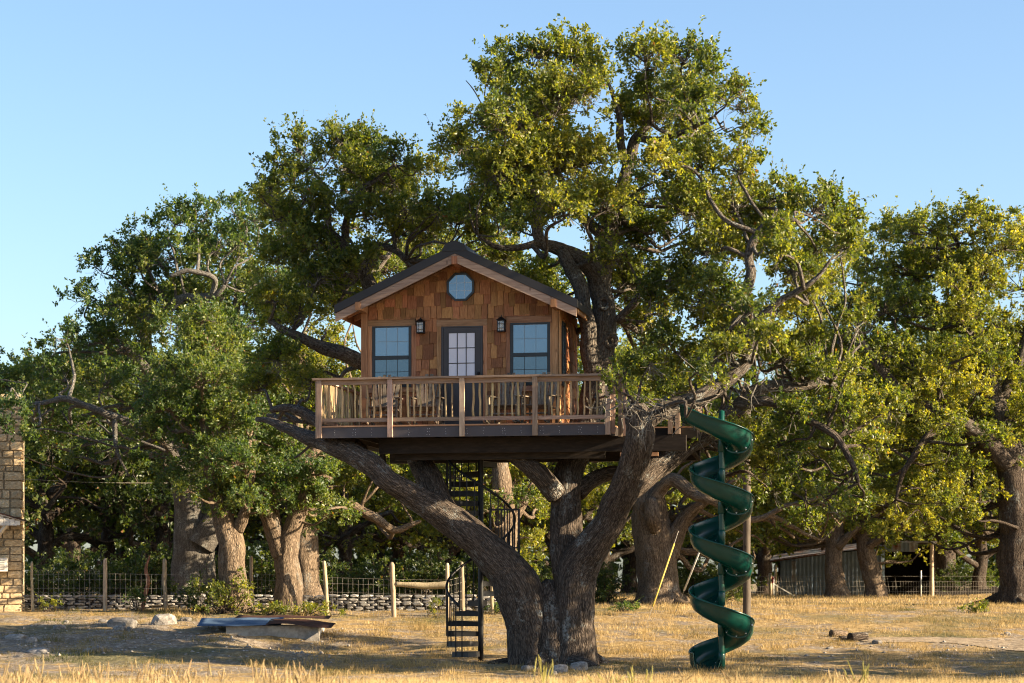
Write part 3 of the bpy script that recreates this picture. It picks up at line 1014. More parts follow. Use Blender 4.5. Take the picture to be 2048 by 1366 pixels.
# ------------------------------------------------------------------ spiral slide
SLD = m_plain("green_slide_plastic", (.0016, .043, .031), .26, .4, 0, .15, 1.2, .03)
SD = 42.0
sp = W(1443, 1330, SD); sp[2] = float(gz(sp[0], sp[1])) - .03
slide = thing("spiral_slide", "tall dark green plastic spiral slide winding down from the deck", "slide", sp)
pitch = 1.17
RO = .60
a_end = R(196)                           # exit on the side facing the viewer
zf_ref = W(0, 1251, SD - .4)[2] - sp[2]  # floor height at the last front pass (-90 deg)
def slz(a):                              # a grows as one slides down
    return zf_ref - pitch * (a - R(-90)) / (2 * np.pi)
prof = np.array([(.065, .20), (.085, .11), (.13, .04), (.22, .0), (.36, -.015), (.48, .0), (.56, .05), (.60, .13), (.615, .24), (.62, .34), (.632, .355), (.65, .35), (.655, .325)])
a_beg = R(-90) - 2 * np.pi * 3 - R(38)
def chute(a0, a1, n, lead=0.0, tail=0.0):
    A = np.linspace(a0, a1, n)
    P = []
    for a in A:
        rad = np.array([math.cos(a), math.sin(a), 0])
        z = max(slz(a), .035)
        P.append([rad * r * (RO / .62) + np.array([0, 0, z + h]) for r, h in prof])
    P = np.array(P)
    if lead:
        tg = np.array([-math.sin(a0), math.cos(a0), 0])
        ext = []
        for t in (1, .66, .33):
            ext.append(P[0] - tg * lead * t + np.array([0, 0, lead * t * .42]))
        P = np.concatenate([np.array(ext), P])
    if tail:
        tg = np.array([-math.sin(a1), math.cos(a1), 0])
        P = np.concatenate([P, (P[-1] + tg * tail)[None]])
    return P
def shell(P, th=.014):
    n, m_ = P.shape[:2]
    du = np.gradient(P, axis=0); dv = np.gradient(P, axis=1)
    nn = norm(np.cross(du, dv))
    V = np.concatenate([P.reshape(-1, 3), (P + nn * th).reshape(-1, 3)])
    ii = np.arange(n * m_).reshape(n, m_); N = n * m_
    Q = [np.stack([ii[:-1, :-1], ii[1:, :-1], ii[1:, 1:], ii[:-1, 1:]], -1).reshape(-1, 4)]
    Q.append(Q[0][:, ::-1] + N)
    for e in (ii[0], ii[-1]):
        Q.append(np.stack([e[:-1], e[1:], e[1:] + N, e[:-1] + N], -1))
    for e in (ii[:, 0], ii[:, -1]):
        Q.append(np.stack([e[:-1], e[1:], e[1:] + N, e[:-1] + N], -1))
    return V, np.concatenate(Q)
# half-turn sections, each its own moulded piece
cuts = [a_beg]
c = R(-30) - 2 * np.pi * 4
while c < a_end - R(30):
    if c > a_beg + R(20): cuts.append(c)
    c += np.pi
cuts.append(a_end)
for i in range(len(cuts) - 1):
    P = chute(cuts[i] + (.004 if i else 0), cuts[i + 1] - .004, 34, .55 if i == 0 else 0, .10 if i == len(cuts) - 2 else 0)
    V, Q = shell(P)
    me = mk_mesh("chute_section", V, Q, None, True); me.materials.append(SLD)
    ob("chute_section", me, SLD, slide)
    if i:                                # flange under the joint
        a = cuts[i]
        rad = np.array([math.cos(a), math.sin(a), 0]); tg = np.array([-math.sin(a), math.cos(a), 0])
        L = np.array([rad * r * (RO / .62) + np.array([0, 0, slz(a) + h]) for r, h in prof[:11]])
        lo = L + np.array([0, 0, -.035]) + rad * .02 * np.linspace(0, 1, 11)[:, None]
        V = np.concatenate([L - tg * .012, lo - tg * .012, lo + tg * .012, L + tg * .012])
        q = []
        for j in range(10):
            for b in (0, 1, 2): q.append([b * 11 + j, b * 11 + j + 1, (b + 1) * 11 + j + 1, (b + 1) * 11 + j])
        me = mk_mesh("flange", V, q); me.materials.append(SLD); ob("flange", me, SLD, slide)
BOLT = m_plain("zinc_bolt", (.7, .7, .68), .35, .5, .5, .05, 3, 0)
bm = MB().tube([(0, 0, 0), (0, 0, .012), (0, 0, .02)], [.016, .016, .008], 8).mesh("bolt", True); bm.materials.append(BOLT)
for i in range(1, len(cuts) - 1):
    a = cuts[i]
    for r in ((.12, .34, .55) if i % 1 == 0 else ()):
        j = np.interp(r, prof[:9, 0], prof[:9, 1])
        aa = a - .16
        p = np.array([math.cos(aa) * r, math.sin(aa) * r, slz(aa) + j - .018])
        o = ob("bolt", bm, BOLT, slide, loc=p); o.rotation_euler = (R(180), 0, 0)
        if i == 1: continue
    p = np.array([math.cos(a + .05) * (RO + .012), math.sin(a + .05) * (RO + .012), slz(a) + .2])
    o = ob("bolt", bm, BOLT, slide, loc=p); o.rotation_euler = (0, R(90), a)
ptop = slz(a_beg) + .45
MB().tube([(0, 0, -.1), (0, 0, ptop)], [.058, .058], 16, .5).build("centre_pole", SLD, slide, True)
for i in range(1, len(cuts)):
    z = slz(cuts[i]) + .1
    if z > .1: MB().tube([(0, 0, z - .12), (0, 0, z - .1), (0, 0, z + .1), (0, 0, z + .16)], [.06, .072, .072, .06], 16).build("collar", SLD, slide, True)

# ------------------------------------------------------------------ spiral stair
SS = 45.1
st = W(961.5, 1316, SS); st[2] = float(gz(st[0], st[1]))
stair = thing("spiral_staircase", "black iron spiral staircase climbing to the underside of the deck", "staircase", st)
topz = DECKZ - st[2]
MB().tube([(0, 0, -.05), (0, 0, topz - .05)], [.058, .058], 14, .5).build("centre_pole", BLACKM, stair, True)
NS, STEP = 23, R(-27)
rise = topz / NS
RS = .70
grate = m_plain("paler_tread", (.05, .045, .04), .6, .4, .2, .3, 14)  # paler iron for the two lowest treads
hand = []
for i in range(NS - 1):
    a = R(-128) + STEP * i
    z = (i + 1) * rise
    w0, w1 = R(6), R(17)
    m = MB()
    pts = [(.05 * math.cos(a - w1), .05 * math.sin(a - w1)), (RS * math.cos(a - w1), RS * math.sin(a - w1)), (RS * math.cos(a), RS * math.sin(a)), (RS * math.cos(a + w1), RS * math.sin(a + w1)), (.05 * math.cos(a + w1), .05 * math.sin(a + w1))]
    m.prism(pts, 2, z - .005, z)
    for q in (0, 1, 2, 3):
        m.bar((*pts[q], z - .06), (*pts[q + 1], z - .06), .008, .10)
    m.build("tread", grate if i < 2 else BLACKM, stair)
    for da in (-R(13.5), R(0)):
        b = a + da + R(6)
        zt = z + .92 - (da + R(6)) / abs(STEP) * rise
        MB().bar((RS * math.cos(b), RS * math.sin(b), z - .1), (RS * math.cos(b), RS * math.sin(b), zt), .024, .024).build("baluster", BLACKM, stair)
    if z < topz - .2: hand.append((RS * math.cos(a), RS * math.sin(a), min(z + .93, topz + .5)))
MB().tube(hand, [.027] * len(hand), 8, .08).build("handrail", BLACKM, stair, True)
# square guard on the half landing
gl0, gl1 = (.20, -.50), (.78, -.50)
za, zb_ = W(0, 1108, SS)[2] - st[2], W(0, 1021, SS)[2] - st[2]
MB().span((.15, -.62, za - .05), (.8, -.05, za)).build("landing_plate", BLACKM, stair)
g = MB()
for z in (za + .12, zb_):
    g.bar((gl0[0], gl0[1], z), (gl1[0], gl1[1], z), .03, .03); g.bar((gl1[0], gl1[1], z), (gl1[0], -.05, z), .03, .03)
g.build("guard_rail", BLACKM, stair)
for k in range(6):
    x = gl0[0] + (gl1[0] - gl0[0]) * k / 5
    MB().bar((x, gl0[1], za), (x, gl0[1], zb_ + (.02 if k in (0, 5) else 0)), .045 if k in (0, 5) else .022, .022).build("baluster", BLACKM, stair)
for k in range(3):
    MB().bar((gl1[0], -.36 + k * .14, za), (gl1[0], -.36 + k * .14, zb_), .014, .014).build("baluster", BLACKM, stair)

# ------------------------------------------------------------------ stone building at the edge of the picture
HB = 57.5
hp = W(44, 1218, HB); hp[2] = float(gz(hp[0], hp[1]))
sth = thing("stone_building", "tan limestone block building with a small white awning", "building", hp, R(10.8))
top = W(0, 800, HB)[2] - hp[2]
wall = MB().span((-3.6, .06, -.3), (-.06, 4.0, top)).build("wall", MORTAR, sth)
sv = []
for q in range(8):                       # rough-faced block meshes
    bmm = MB().box((0, 0, 0), (1, 1, 1)).mesh("stone_block")
    import bmesh
    b = bmesh.new(); b.from_mesh(bmm)
    bmesh.ops.subdivide_edges(b, edges=b.edges, cuts=1, use_grid_fill=True)
    for v in b.verts:
        k_ = max(abs(c_) for c_ in v.co)
        v.co += Vector([random.uniform(-.04, .04) for _ in range(3)])
        if sum(abs(c_) > .4 for c_ in v.co) >= 2: v.co *= .93
        elif v.co.y < -.4 and abs(v.co.x) < .2: v.co.y -= random.uniform(0, .12)
    b.to_mesh(bmm); b.free()
    bmm.materials.append(LIME); sv.append(bmm)
rs = random.Random(11)
z = -.05; nb = 0
while z < top and nb < 292:
    hgt = rs.choice((.15, .18, .2, .24))
    x = 0.0; first = True
    while x > -1.9 and nb < 292:
        w = rs.choice((.2, .28, .34, .42)) * (1.1 if first else 1)
        o = ob("stone_block", rs.choice(sv), LIME, wall)
        dpt = .16
        o.location = (x - w / 2, .03 + dpt / 2 - .04 + rs.uniform(-.012, .012), z + hgt / 2)
        o.scale = (w - .022, dpt, hgt - .022)
        o.rotation_euler = (0, 0, math.pi * rs.choice((0, 1)) * 0)
        nb += 1; x -= w; first = False
    y = .12 + rs.uniform(0, .15)
    for _ in range(2):
        if nb >= 292: break
        w = rs.choice((.3, .4, .5))
        o = ob("stone_block", rs.choice(sv), LIME, wall)
        o.location = (-.06 + rs.uniform(-.012, .012), y + w / 2, z + hgt / 2); o.scale = (.16, w - .02, hgt - .022)
        nb += 1; y += w
    z += hgt
aw = W(40, 1052, HB) - hp
m = MB(); n = 9
for k in range(n):
    x = -.02 - k * .14
    MB().span((x - .132, -.86, aw[2] + .0), (x, -.835, aw[2] + .12 + k * .035)).build("awning_board", WHITEP, sth)
MB().bar((-1.3, -.86, aw[2] + .47), (.06, -.86, aw[2] + .12), .09, .03).build("awning_trim", WHITEP, sth)
m = MB(); m.add([(.1, -.92, aw[2] + .13), (.1, .0, aw[2] + .16), (-1.35, .0, aw[2] + .58), (-1.35, -.92, aw[2] + .55), (.1, -.92, aw[2] + .10), (.1, .0, aw[2] + .13), (-1.35, .0, aw[2] + .55), (-1.35, -.92, aw[2] + .52)],
      [[0, 1, 2, 3], [7, 6, 5, 4], [0, 4, 5, 1], [3, 2, 6, 7], [0, 3, 7, 4], [1, 5, 6, 2]]); m.build("awning_roof", RUSTD, sth)
MB().bar((-.35, -.8, aw[2] + .02), (-1.0, -.02, aw[2] - .75), .09, .07).build("awning_brace", WHITEP, sth)
MB().bar((-.10, -.84, aw[2] + .02), (-1.25, -.84, aw[2] + .02), .06, .06).build("awning_brace", WHITEP, sth)
ac = hworld(0, 0, 0)
acp = W(2, 1129, HB - .35)
act = thing("window_air_conditioner", "boxy off-white air conditioner jutting from the stone building wall", "air conditioner", acp, R(10.8))
MB().span((-.35, -.2, -.18), (.17, .35, .17)).build("case", WHITEP, act)
for k in range(5): MB().span((-.3, -.212, -.13 + k * .055), (.1, -.2005, -.105 + k * .055)).build("grille_slat", m_plain("grille_grey", (.2, .2, .19), .6, .3), act)

# overhead wires from the building
for i, (za_, zb2, lb) in enumerate(((958, 966, "upper pale overhead wire running from the stone building into the oaks"), (1022, 1024, "lower dark overhead wire beside the stone building"))):
    a, b = W(44, za_, 57.4), W(340 if i == 0 else 120, zb2, 60)
    mid = (a + b) / 2 + np.array([0, 0, -.04])
    w = MB().tube([a, mid, b], [.0045] * 3, 5, .5).build("overhead_wire", WIREM if i == 0 else BLACKM, None, True)
    w["label"] = lb; w["category"] = "wire"

# ------------------------------------------------------------------ dry stone wall
rocks = []
def rock_mesh(seed, mat, flat=1.0, sub=2, name="stone", rough=.35):
    b = bmesh.new(); bmesh.ops.create_icosphere(b, subdivisions=sub, radius=.5)
    co = np.array([v.co for v in b.verts])
    # squarish
    co = np.sign(co) * np.abs(co * 2) ** .72 / 2
    nz_ = fbm(co * 2.2 + seed * 5.3, seed, 3) - .5
    co = co * (1 + rough * 2 * nz_[:, None])
    for v, c_ in zip(b.verts, co): v.co = c_
    me = bpy.data.meshes.new(name); b.to_mesh(me); b.free(); me.materials.append(mat)
    return me


wst = [rock_mesh(30 + q, DRYST, 1, 1, "stone", .25) for q in range(10)]
w0, w1 = W(40, 1200, 59.6), W(1010, 1200, 59.6)
dsw = thing("dry_stone_wall", "low grey dry stone wall behind the wire fence", "wall", (w0[0], 59.6, 0))
Lw = w1[0] - w0[0]
rs = random.Random(5)
zt = W(0, 1190, 59.6)[2]
cnt = 0
rowh = .108
for r_ in range(6):
    x = rs.uniform(0, .1)
    while x < Lw:
        w = rs.uniform(.14, .34) if r_ < 5 else rs.uniform(.22, .42)
        base = float(gz(w0[0] + x, 59.6)) - .03
        hgt = (zt - base) / 6
        if cnt < 298:
            o = ob("stone", rs.choice(wst), DRYST, dsw)
            o.location = (x + w / 2, rs.uniform(-.04, .04), base + (r_ + .5) * hgt + rs.uniform(-.015, .015))
            o.scale = (w * 1.08, .36, hgt * rs.uniform(1.0, 1.3))
            o.rotation_euler = (rs.uniform(-.1, .1), rs.uniform(-.08, .08), rs.uniform(-.15, .15))
            cnt += 1
        x += w + .01
print("wall stones", cnt)
cz = np.array([[w0[0] + q, float(gz(w0[0] + q, 59.6))] for q in np.linspace(0, Lw, 24)])
core = MB()
for i in range(23):
    core.span((cz[i, 0] - w0[0], -.08, cz[i, 1] - .1), (cz[i + 1, 0] - w0[0], .12, zt - .1))
core.build("wall_core", m_plain("dark_wall_gap", (.05, .045, .04), .95, .1), dsw)

# ------------------------------------------------------------------ wire fence with cedar stays
FD = 57.6
pst = [(66, 1125, 1221, 5, 3), (210, 1118, 1222, 6, 0), (333, 1118, 1221, 7, 4), (507, 1113, 1222, 6, 5), (655, 1123, 1230, 7, 7), (788, 1126, 1230, 8, 4), (897, 1128, 1236, 7, 2), (925, 1125, 1222, 8, 2), (985, 1150, 1222, 6, 1)]
wf0 = at_ground(66, 1221, 50)
fence = thing("wire_fence", "woven wire fence on rough cedar posts in front of the stone wall", "fence", (0, FD, 0))
fp = []
for i, (px, pt, pb, w, lean) in enumerate(pst):
    dd = FD - (1.2 if 600 < px < 900 else 0)
    p = W(px, pb, dd); p[2] = float(gz(p[0], p[1])) - .05
    t = W(px - lean, pt, dd)
    rr = w * dd / FPX * .62
    mid = p + (t - p) * .5 + np.array([rs.uniform(-.02, .02), 0, 0])
    MB().tube([p, mid, t, t + (t - p) * .01], [rr * 1.1, rr, rr * .92, rr * .6], 9, .06, .008, 20, 40 + i, .02).build("fence_post", FENCEW, fence, True, off=(0, FD, 0))
    fp.append((p, t))
a, b = W(790, 1168, FD - 1.2), W(897, 1170, FD - 1.2)
MB().tube([a, (a + b) / 2 + np.array([0, 0, -.03]), b], [.07, .09, .11], 9, .08, .012, 16, 77, .03).build("fence_rail", FENCEW, fence, True, off=(0, FD, 0))
wm = MB()
for i in range(len(fp) - 1):
    (p0, t0), (p1, t1) = fp[i], fp[i + 1]
    L = np.linalg.norm((p1 - p0)[:2]); n = max(2, int(L / .13))
    if i == 7: continue
    for j in range(1, n):
        f = j / n
        q = p0 + (p1 - p0) * f; q[2] = float(gz(q[0], q[1])) - .02
        hh = 1.0 if i != 2 else .85
        if i > 4: hh = .95
        wm.bar(q, q + np.array([rs.uniform(-.01, .01), 0, hh + rs.uniform(-.01, .02)]), .005, .005)
    for hz in (.12, .4, .62, .84, .99):
        wm.bar(p0 + np.array([0, 0, hz + .03]), p1 + np.array([0, 0, hz + .03]), .0045, .0045)
    if i < 1:                            # hooped ornamental pickets
        for j in range(0, n - 1):
            f = (j + .5) / n
            q = p0 + (p1 - p0) * f; q[2] = float(gz(q[0], q[1]))
            s = L / n / 2
            for hz in (.42, 1.0):
                wm.tube([q + np.array([-s, 0, hz]), q + np.array([-s * .7, 0, hz + .06]), q + np.array([0, 0, hz + .085]), q + np.array([s * .7, 0, hz + .06]), q + np.array([s, 0, hz])], [.004] * 5, 4)
wm.build("wire_mesh", WIREM, fence, off=(0, FD, 0), kind="stuff")

# ------------------------------------------------------------------ concrete cistern with sheets on top
CDp = 50.2
cx0, cx1 = W(452, 1255, CDp)[0], W(637, 1255, CDp)[0]
ctop = W(0, 1252, CDp)[2]; cbot = float(gz((cx0 + cx1) / 2, CDp)) - .5
cis = thing("concrete_cistern", "low stained concrete cistern box under loose metal sheets", "cistern", (cx0, CDp, 0))
c = MB()
c.span((0, 0, cbot), (cx1 - cx0, .14, ctop)).build("front_wall", CONC, cis)
MB().span((0, 1.5, cbot), (cx1 - cx0, 1.64, ctop)).build("back_wall", CONC, cis)
for x in (0.0, cx1 - cx0 - .14):
    MB().span((x, .142, cbot), (x + .14, 1.498, ctop)).build("side_wall", CONC, cis)
xw = W(608, 1280, CDp - .1)[0] - cx0
MB().prism([(xw, W(0, 1283, CDp)[2] - .3), (cx1 - cx0 + .03, W(0, 1283, CDp)[2] - .3), (cx1 - cx0 + .03, W(0, 1263, CDp)[2]), (xw, W(0, 1282, CDp)[2])], 1, -.16, -.003).build("wing_wall", CONC, cis)

def corr_sheet(name, label, mat, p, L, Wd, waves, tilt=(0, 0, 0), amp=.012, bend=0.0):
    nx, ny = 13, waves * 4 + 1
    X, Y = np.meshgrid(np.linspace(0, L, nx), np.linspace(0, Wd, ny), indexing='ij')
    Z = amp * np.sin(Y / Wd * waves * 2 * np.pi) + bend * np.sin(X / L * np.pi * 1.5) + .01 * np.sin(X * 5 + Y * 3)
    P = np.stack([X, Y, Z], -1)
    V, Q = shell(P, .004)
    me = mk_mesh(name, V, Q, None, True); me.materials.append(mat)
    o = ob(name, me, mat, None, None, label, "metal sheet", "metal sheets lying on the cistern", p)
    o.rotation_euler = tilt
    return o


p = W(394, 1253, CDp - .15); p[2] = ctop - .005
corr_sheet("corrugated_sheet", "faded blue corrugated sheet overhanging one end of the concrete cistern", BLUES, p, W(562, 0, CDp)[0] - p[0], 1.0, 4, (R(10), R(-.6), R(1)), .022)
p = W(470, 1249, CDp + .72); p[2] = ctop + .17
corr_sheet("corrugated_sheet", "long thin rusty sheet along the back edge of the cistern lid", RUSTD, p, W(652, 0, CDp)[0] - p[0], .9, 5, (R(3), R(.3), 0), .01)
p = W(532, 1252, CDp - .22); p[2] = ctop + .03
corr_sheet("corrugated_sheet", "buckled brown rusty sheet overhanging the wing wall end of the cistern", RUSTD, p, W(664, 0, CDp)[0] - p[0], .9, 4, (R(7), R(1.8), R(-2)), .018, .035)

# ------------------------------------------------------------------ metal shed
SHD = 88.0
s0 = W(1545, 1190, SHD); s0[2] = float(gz(s0[0], SHD)) - .05
shed = thing("metal_shed", "low grey corrugated metal shed with an open dark bay and rusty roof edge", "shed", s0, R(-9))
X = lambda px: W(px, 0, SHD)[0] - s0[0]
Z = lambda py: W(0, py, SHD)[2] - s0[2]
def corr_wall(x0, x1, z0, z1a, z1b, mat, y=0.0, name="wall_sheet"):
    n = max(6, int((x1 - x0) / .032))
    xs = np.linspace(x0, x1, n)
    yy = y + .024 * np.sin(xs / .16 * 2 * np.pi)
    P = np.stack([np.stack([xs, yy, np.full(n, z0)], -1), np.stack([xs, yy, z1a + (z1b - z1a) * (xs - x0) / (x1 - x0)], -1)], 0)
    V, Q = shell(P, .006)
    me = mk_mesh(name, V, Q, None, True); me.materials.append(mat); return ob(name, me, mat, shed)
rz = lambda px: Z(np.interp(px, [1545, 1660, 1765], [1124, 1108, 1096]))
pn = [1560, 1591, 1623, 1655, 1690, 1724, 1748, 1765]
for i in range(len(pn) - 1):
    corr_wall(X(pn[i]) + .004, X(pn[i + 1]) + .012, -.05, rz(pn[i]), rz(pn[i + 1]), GALV, -.008 * (i % 2))
corr_wall(X(1562), X(1583), Z(1164), Z(1125), Z(1123), GALV, -.04)
corr_wall(X(1583.5), X(1591), Z(1164), Z(1123), Z(1122), RUST, -.04)
for i in range(4):
    a_, b_ = 1765 + i * 16.2, 1765 + (i + 1) * 16.2
    corr_wall(X(a_) + .004, X(b_) + .01, Z(1104), Z(1086), Z(1086), RUST if i % 2 else GALV)
MB().bar((X(1540), -.18, rz(1540) + .03), (X(1665), -.18, rz(1665) + .05), .03, .1).build("roof_edge", RUSTD, shed)
m = MB(); ya, yb_ = -.25, 4.4
m.add([(X(1540), ya, rz(1540) + .06), (X(1765), ya, rz(1765) + .1), (X(1765), yb_, rz(1765) + .4), (X(1540), yb_, rz(1540) + .36), (X(1540), ya, rz(1540) + .03), (X(1765), ya, rz(1765) + .07), (X(1765), yb_, rz(1765) + .37), (X(1540), yb_, rz(1540) + .33)],
      [[0, 1, 2, 3], [7, 6, 5, 4], [0, 4, 5, 1], [3, 2, 6, 7], [0, 3, 7, 4], [1, 5, 6, 2]]); m.build("roof_sheet", RUST, shed)
MB().span((X(1757), -.2, Z(1086)), (X(1868), 4.4, Z(1083))).build("roof_sheet", RUST, shed)
MB().span((X(1560), 4.2, -.1), (X(1862), 4.26, Z(1090))).build("back_wall", DARKW, shed)
MB().span((X(1556), .02, -.1), (X(1559), 4.2, Z(1126))).build("side_wall", DARKW, shed)
MB().span((X(1760), .04, -.1), (X(1764.5), 4.2, Z(1096))).build("side_wall", DARKW, shed)
MB().span((X(1862), .6, -.1), (X(1866), 4.2, Z(1090))).build("side_wall", DARKW, shed)
MB().tube([(X(1858), -.05, -.1), (X(1858), -.05, Z(1088))], [.085, .075], 9, .2, .006, 14, 3).build("bay_post", FENCEW, shed, True)
MB().span((X(1759), -.04, -.1), (X(1766), -.02, Z(1100))).build("bay_trim", m_plain("blue_grey_trim", (.3, .38, .44), .5, .4), shed)
MB().tube([(X(1551), -.03, -.1), (X(1551), -.03, Z(1130))], [.06, .055], 8, .2, .006, 14, 5).build("corner_post", FENCEW, shed, True)
# stock fence near the shed
fx = 86.0
sf = thing("stock_fence", "thin wire stock fence with steel posts in front of the metal shed", "fence", (0, fx, 0))
wm = MB()
g_ = lambda px: W(px, 0, fx)[0]
for px in np.arange(1505, 1990, 5.2):
    x = g_(px)
    b_ = float(gz(x, fx))
    if 1540 < px < 1800 and int(px) % 3: wm.bar((x, 0, b_), (x - .12, 0, b_ + .75), .012, .012)
    else: wm.bar((x, 0, b_), (x, 0, b_ + .6), .007, .007)
for hz in (.2, .4, .6, .8):
    wm.bar((g_(1505), 0, float(gz(g_(1505), fx)) + hz), (g_(1990), 0, float(gz(g_(1990), fx)) + hz), .007, .007)
wm.build("wire_mesh", WIREM, sf, kind="stuff")
for px, hh, rr in ((1547, .75, .03), (1842, 1.0, .03), (1541, .9, .07)):
    b_ = float(gz(g_(px), fx)); MB().tube([(g_(px), 0, b_ - .1), (g_(px), 0, b_ + hh)], [rr, rr], 7).build("steel_post" if rr < .05 else "wood_post", GUYW if rr < .05 else FENCEW, sf, True)
a = (g_(1548), 0, float(gz(g_(1548), fx)) + .5); b = (g_(1590), 0, float(gz(g_(1590), fx)))
MB().bar(a, b, .04, .04).build("brace", GUYW, sf)
for q in range(2):
    MB().bar((g_(1547) - .02, -.04, float(gz(g_(1547), fx)) + .55), (g_(1545) + q * .06, -.05, float(gz(g_(1547), fx)) + .78), .05, .01).build("ribbon_tail", m_plain("red_ribbon", (.5, .04, .05), .6, .3), sf)
fx2 = 87.0
lr = thing("plank_fence", "low dark plank fence beyond the shed by the big trunk", "fence", (0, fx2, 0))
for p0, p1 in ((1872, 1935), (1936, 2010)):
    a, b = W(p0, 1189 - (p0 - 1872) * .07, fx2), W(p1, 1189 - (p1 - 1872) * .07, fx2)
    MB().bar(a - np.array([0, fx2, 0]), b - np.array([0, fx2, 0]), .05, .17).build("plank", DARKW, lr)
for p0 in (1874, 1935, 1990):
    a = W(p0, 1178 - (p0 - 1872) * .04, fx2); MB().span((a[0] - .09, .04, float(gz(a[0], fx2)) - .1), (a[0] + .09, .2, a[2])).build("fence_post", DARKW, lr)

# ------------------------------------------------------------------ pole, guys
pp = W(1493.5, 1228, 56.5); pp[2] = float(gz(pp[0], pp[1])) - .2
pole = MB().tube([pp, pp + np.array([0, 0, 3]), pp + np.array([0, 0, 6.4])], [.105, .1, .09], 12, .2, .004, 14, 9).build("timber_pole", DARKW if False else m_wood("pole_wood", (.03, .022, .017), (.062, .046, .036), (.1, .076, .06), (16, 16, 1)), None, True)
pole["label"] = "plain dark timber pole standing behind the green slide"; pole["category"] = "pole"
def guy(pa, pb, D, mat, lb, cut):
    a, b = at_ground(*pa, 44), W(*pb, D)
    t = thing("guy_wire", lb, "guy wire", a, 0, "guy wires pegged in the grass")
    q = a + (b - a) * cut[0]; q2 = a + (b - a) * cut[1]
    MB().tube([a - (b - a) * .02, b], [.006, .006], 5).build("wire", WIREM, t, True, off=a)
    MB().tube([q, q2], [.022, .022], 8).build("guard_sleeve", mat, t, True, off=a)
guy((1293, 1250), (1357, 1062), 55.5, GUYY, "guy wire in a yellow sleeve beside the gnarled trunk", (.19, .86))
guy((1348, 1232), (1405, 1088), 55.5, GUYW, "guy wire in a pale sleeve close behind the green slide", (.36, 1.0))

# ------------------------------------------------------------------ rocks, logs
rsp = [(243, 1246, 50, 26, "large rounded grey boulder between the stone wall and the rubble"), (325, 1240, 44, 26, "dark boulder half sunk at the edge of the grass strip"),
       (238, 1256, 22, 13, "small tan rock leaning on the rounded grey boulder"), (258, 1258, 12, 10, "small pale stone beside the rounded grey boulder"),
       (117, 1254, 24, 10, "flat whitish slab lying in the rubble slope"), (131, 1244, 13, 8, "squarish pale stone above the whitish slab"),
       (205, 1242, 20, 8, "thin bluish stone short of the rounded grey boulder"), (62, 1280, 20, 16, "grey upright rock in the rubble nearest the stone building"),
       (30, 1274, 40, 14, "broad grey ledge rock below the stone building"), (90, 1285, 14, 8, "buff stone next to the grey upright rock"),
       (195, 1298, 24, 14, "round whitish rock lower on the rubble slope"), (175, 1302, 20, 10, "grey stone touching the round whitish rock"),
       (75, 1302, 46, 14, "long low grey outcrop in the shaded grass"), (297, 1278, 8, 7, "lone white pebble-like stone on the rubble slope"),
       (370, 1238, 22, 10, "crumbly pale stone by the blue sheet end"), (38, 1312, 14, 6, "thin pale stone in front of the long low outcrop"),
       (1755, 1284, 20, 11, "pale rock by the logs at the start of the worn track"), (2016, 1267, 13, 8, "pale rock beside the worn track near the big trunk"),
       (1120, 1338, 30, 20, "grey boulder at the foot of the treehouse oak"), (1160, 1333, 34, 22, "lumpy grey boulder against the treehouse oak roots"),
       (1102, 1345, 26, 14, "low rock in front of the treehouse oak roots"), (1060, 1337, 30, 14, "flat grey rock below the leaning trunk of the treehouse oak"),
       (1660, 1296, 14, 6, "flat pale stone in the grass before the logs")]
for i, (px, py, w, h, lb) in enumerate(rsp):
    a = at_ground(px, py + h * .35, 38)
    sc = a[1] / FPX
    me = rock_mesh(60 + i, ROCK, 1, 3, "rock", .32)
    o = ob("rock", me, ROCK, None, None, lb, "rock", "rocks lying in the pasture", (a[0], a[1] + w * sc * .3, a[2] + h * sc * .12))
    o.scale = (w * sc * 1.08, w * sc * .9, h * sc * 1.25); o.rotation_euler = (random.uniform(-.15, .15), random.uniform(-.15, .15), random.uniform(-.5, .5))
# scattered chips nobody would count
mb = MB()
for q in range(520):
    if q < 420: x, y = RNG.uniform(-11.5, -3.6), RNG.uniform(44.5, 52.5)
    else: x, y = RNG.uniform(6, 13), RNG.uniform(44, 50)
    s = RNG.uniform(.012, .05) * (1.4 if RNG.random() < .1 else 1)
    v = norm(RNG.normal(size=(6, 3))) * s * np.array([1.2, 1, .6])
    v = np.array([[s, 0, 0], [-s, 0, 0], [0, s, 0], [0, -s, 0], [0, 0, s * .6], [0, 0, -s * .5]]) * RNG.uniform(.6, 1.3, (6, 1)) + np.array([x, y, float(gz(x, y)) + s * .2])
    mb.add(v, None, [[0, 2, 4], [2, 1, 4], [1, 3, 4], [3, 0, 4], [2, 0, 5], [1, 2, 5], [3, 1, 5], [0, 3, 5]])
mb.build("rubble", m_stone("rubble_stone", (.13, .115, .1), (.28, .25, .22), (.5, .46, .42), 4, False), kind="stuff", label="pale stone chips strewn over the pasture", category="rubble")
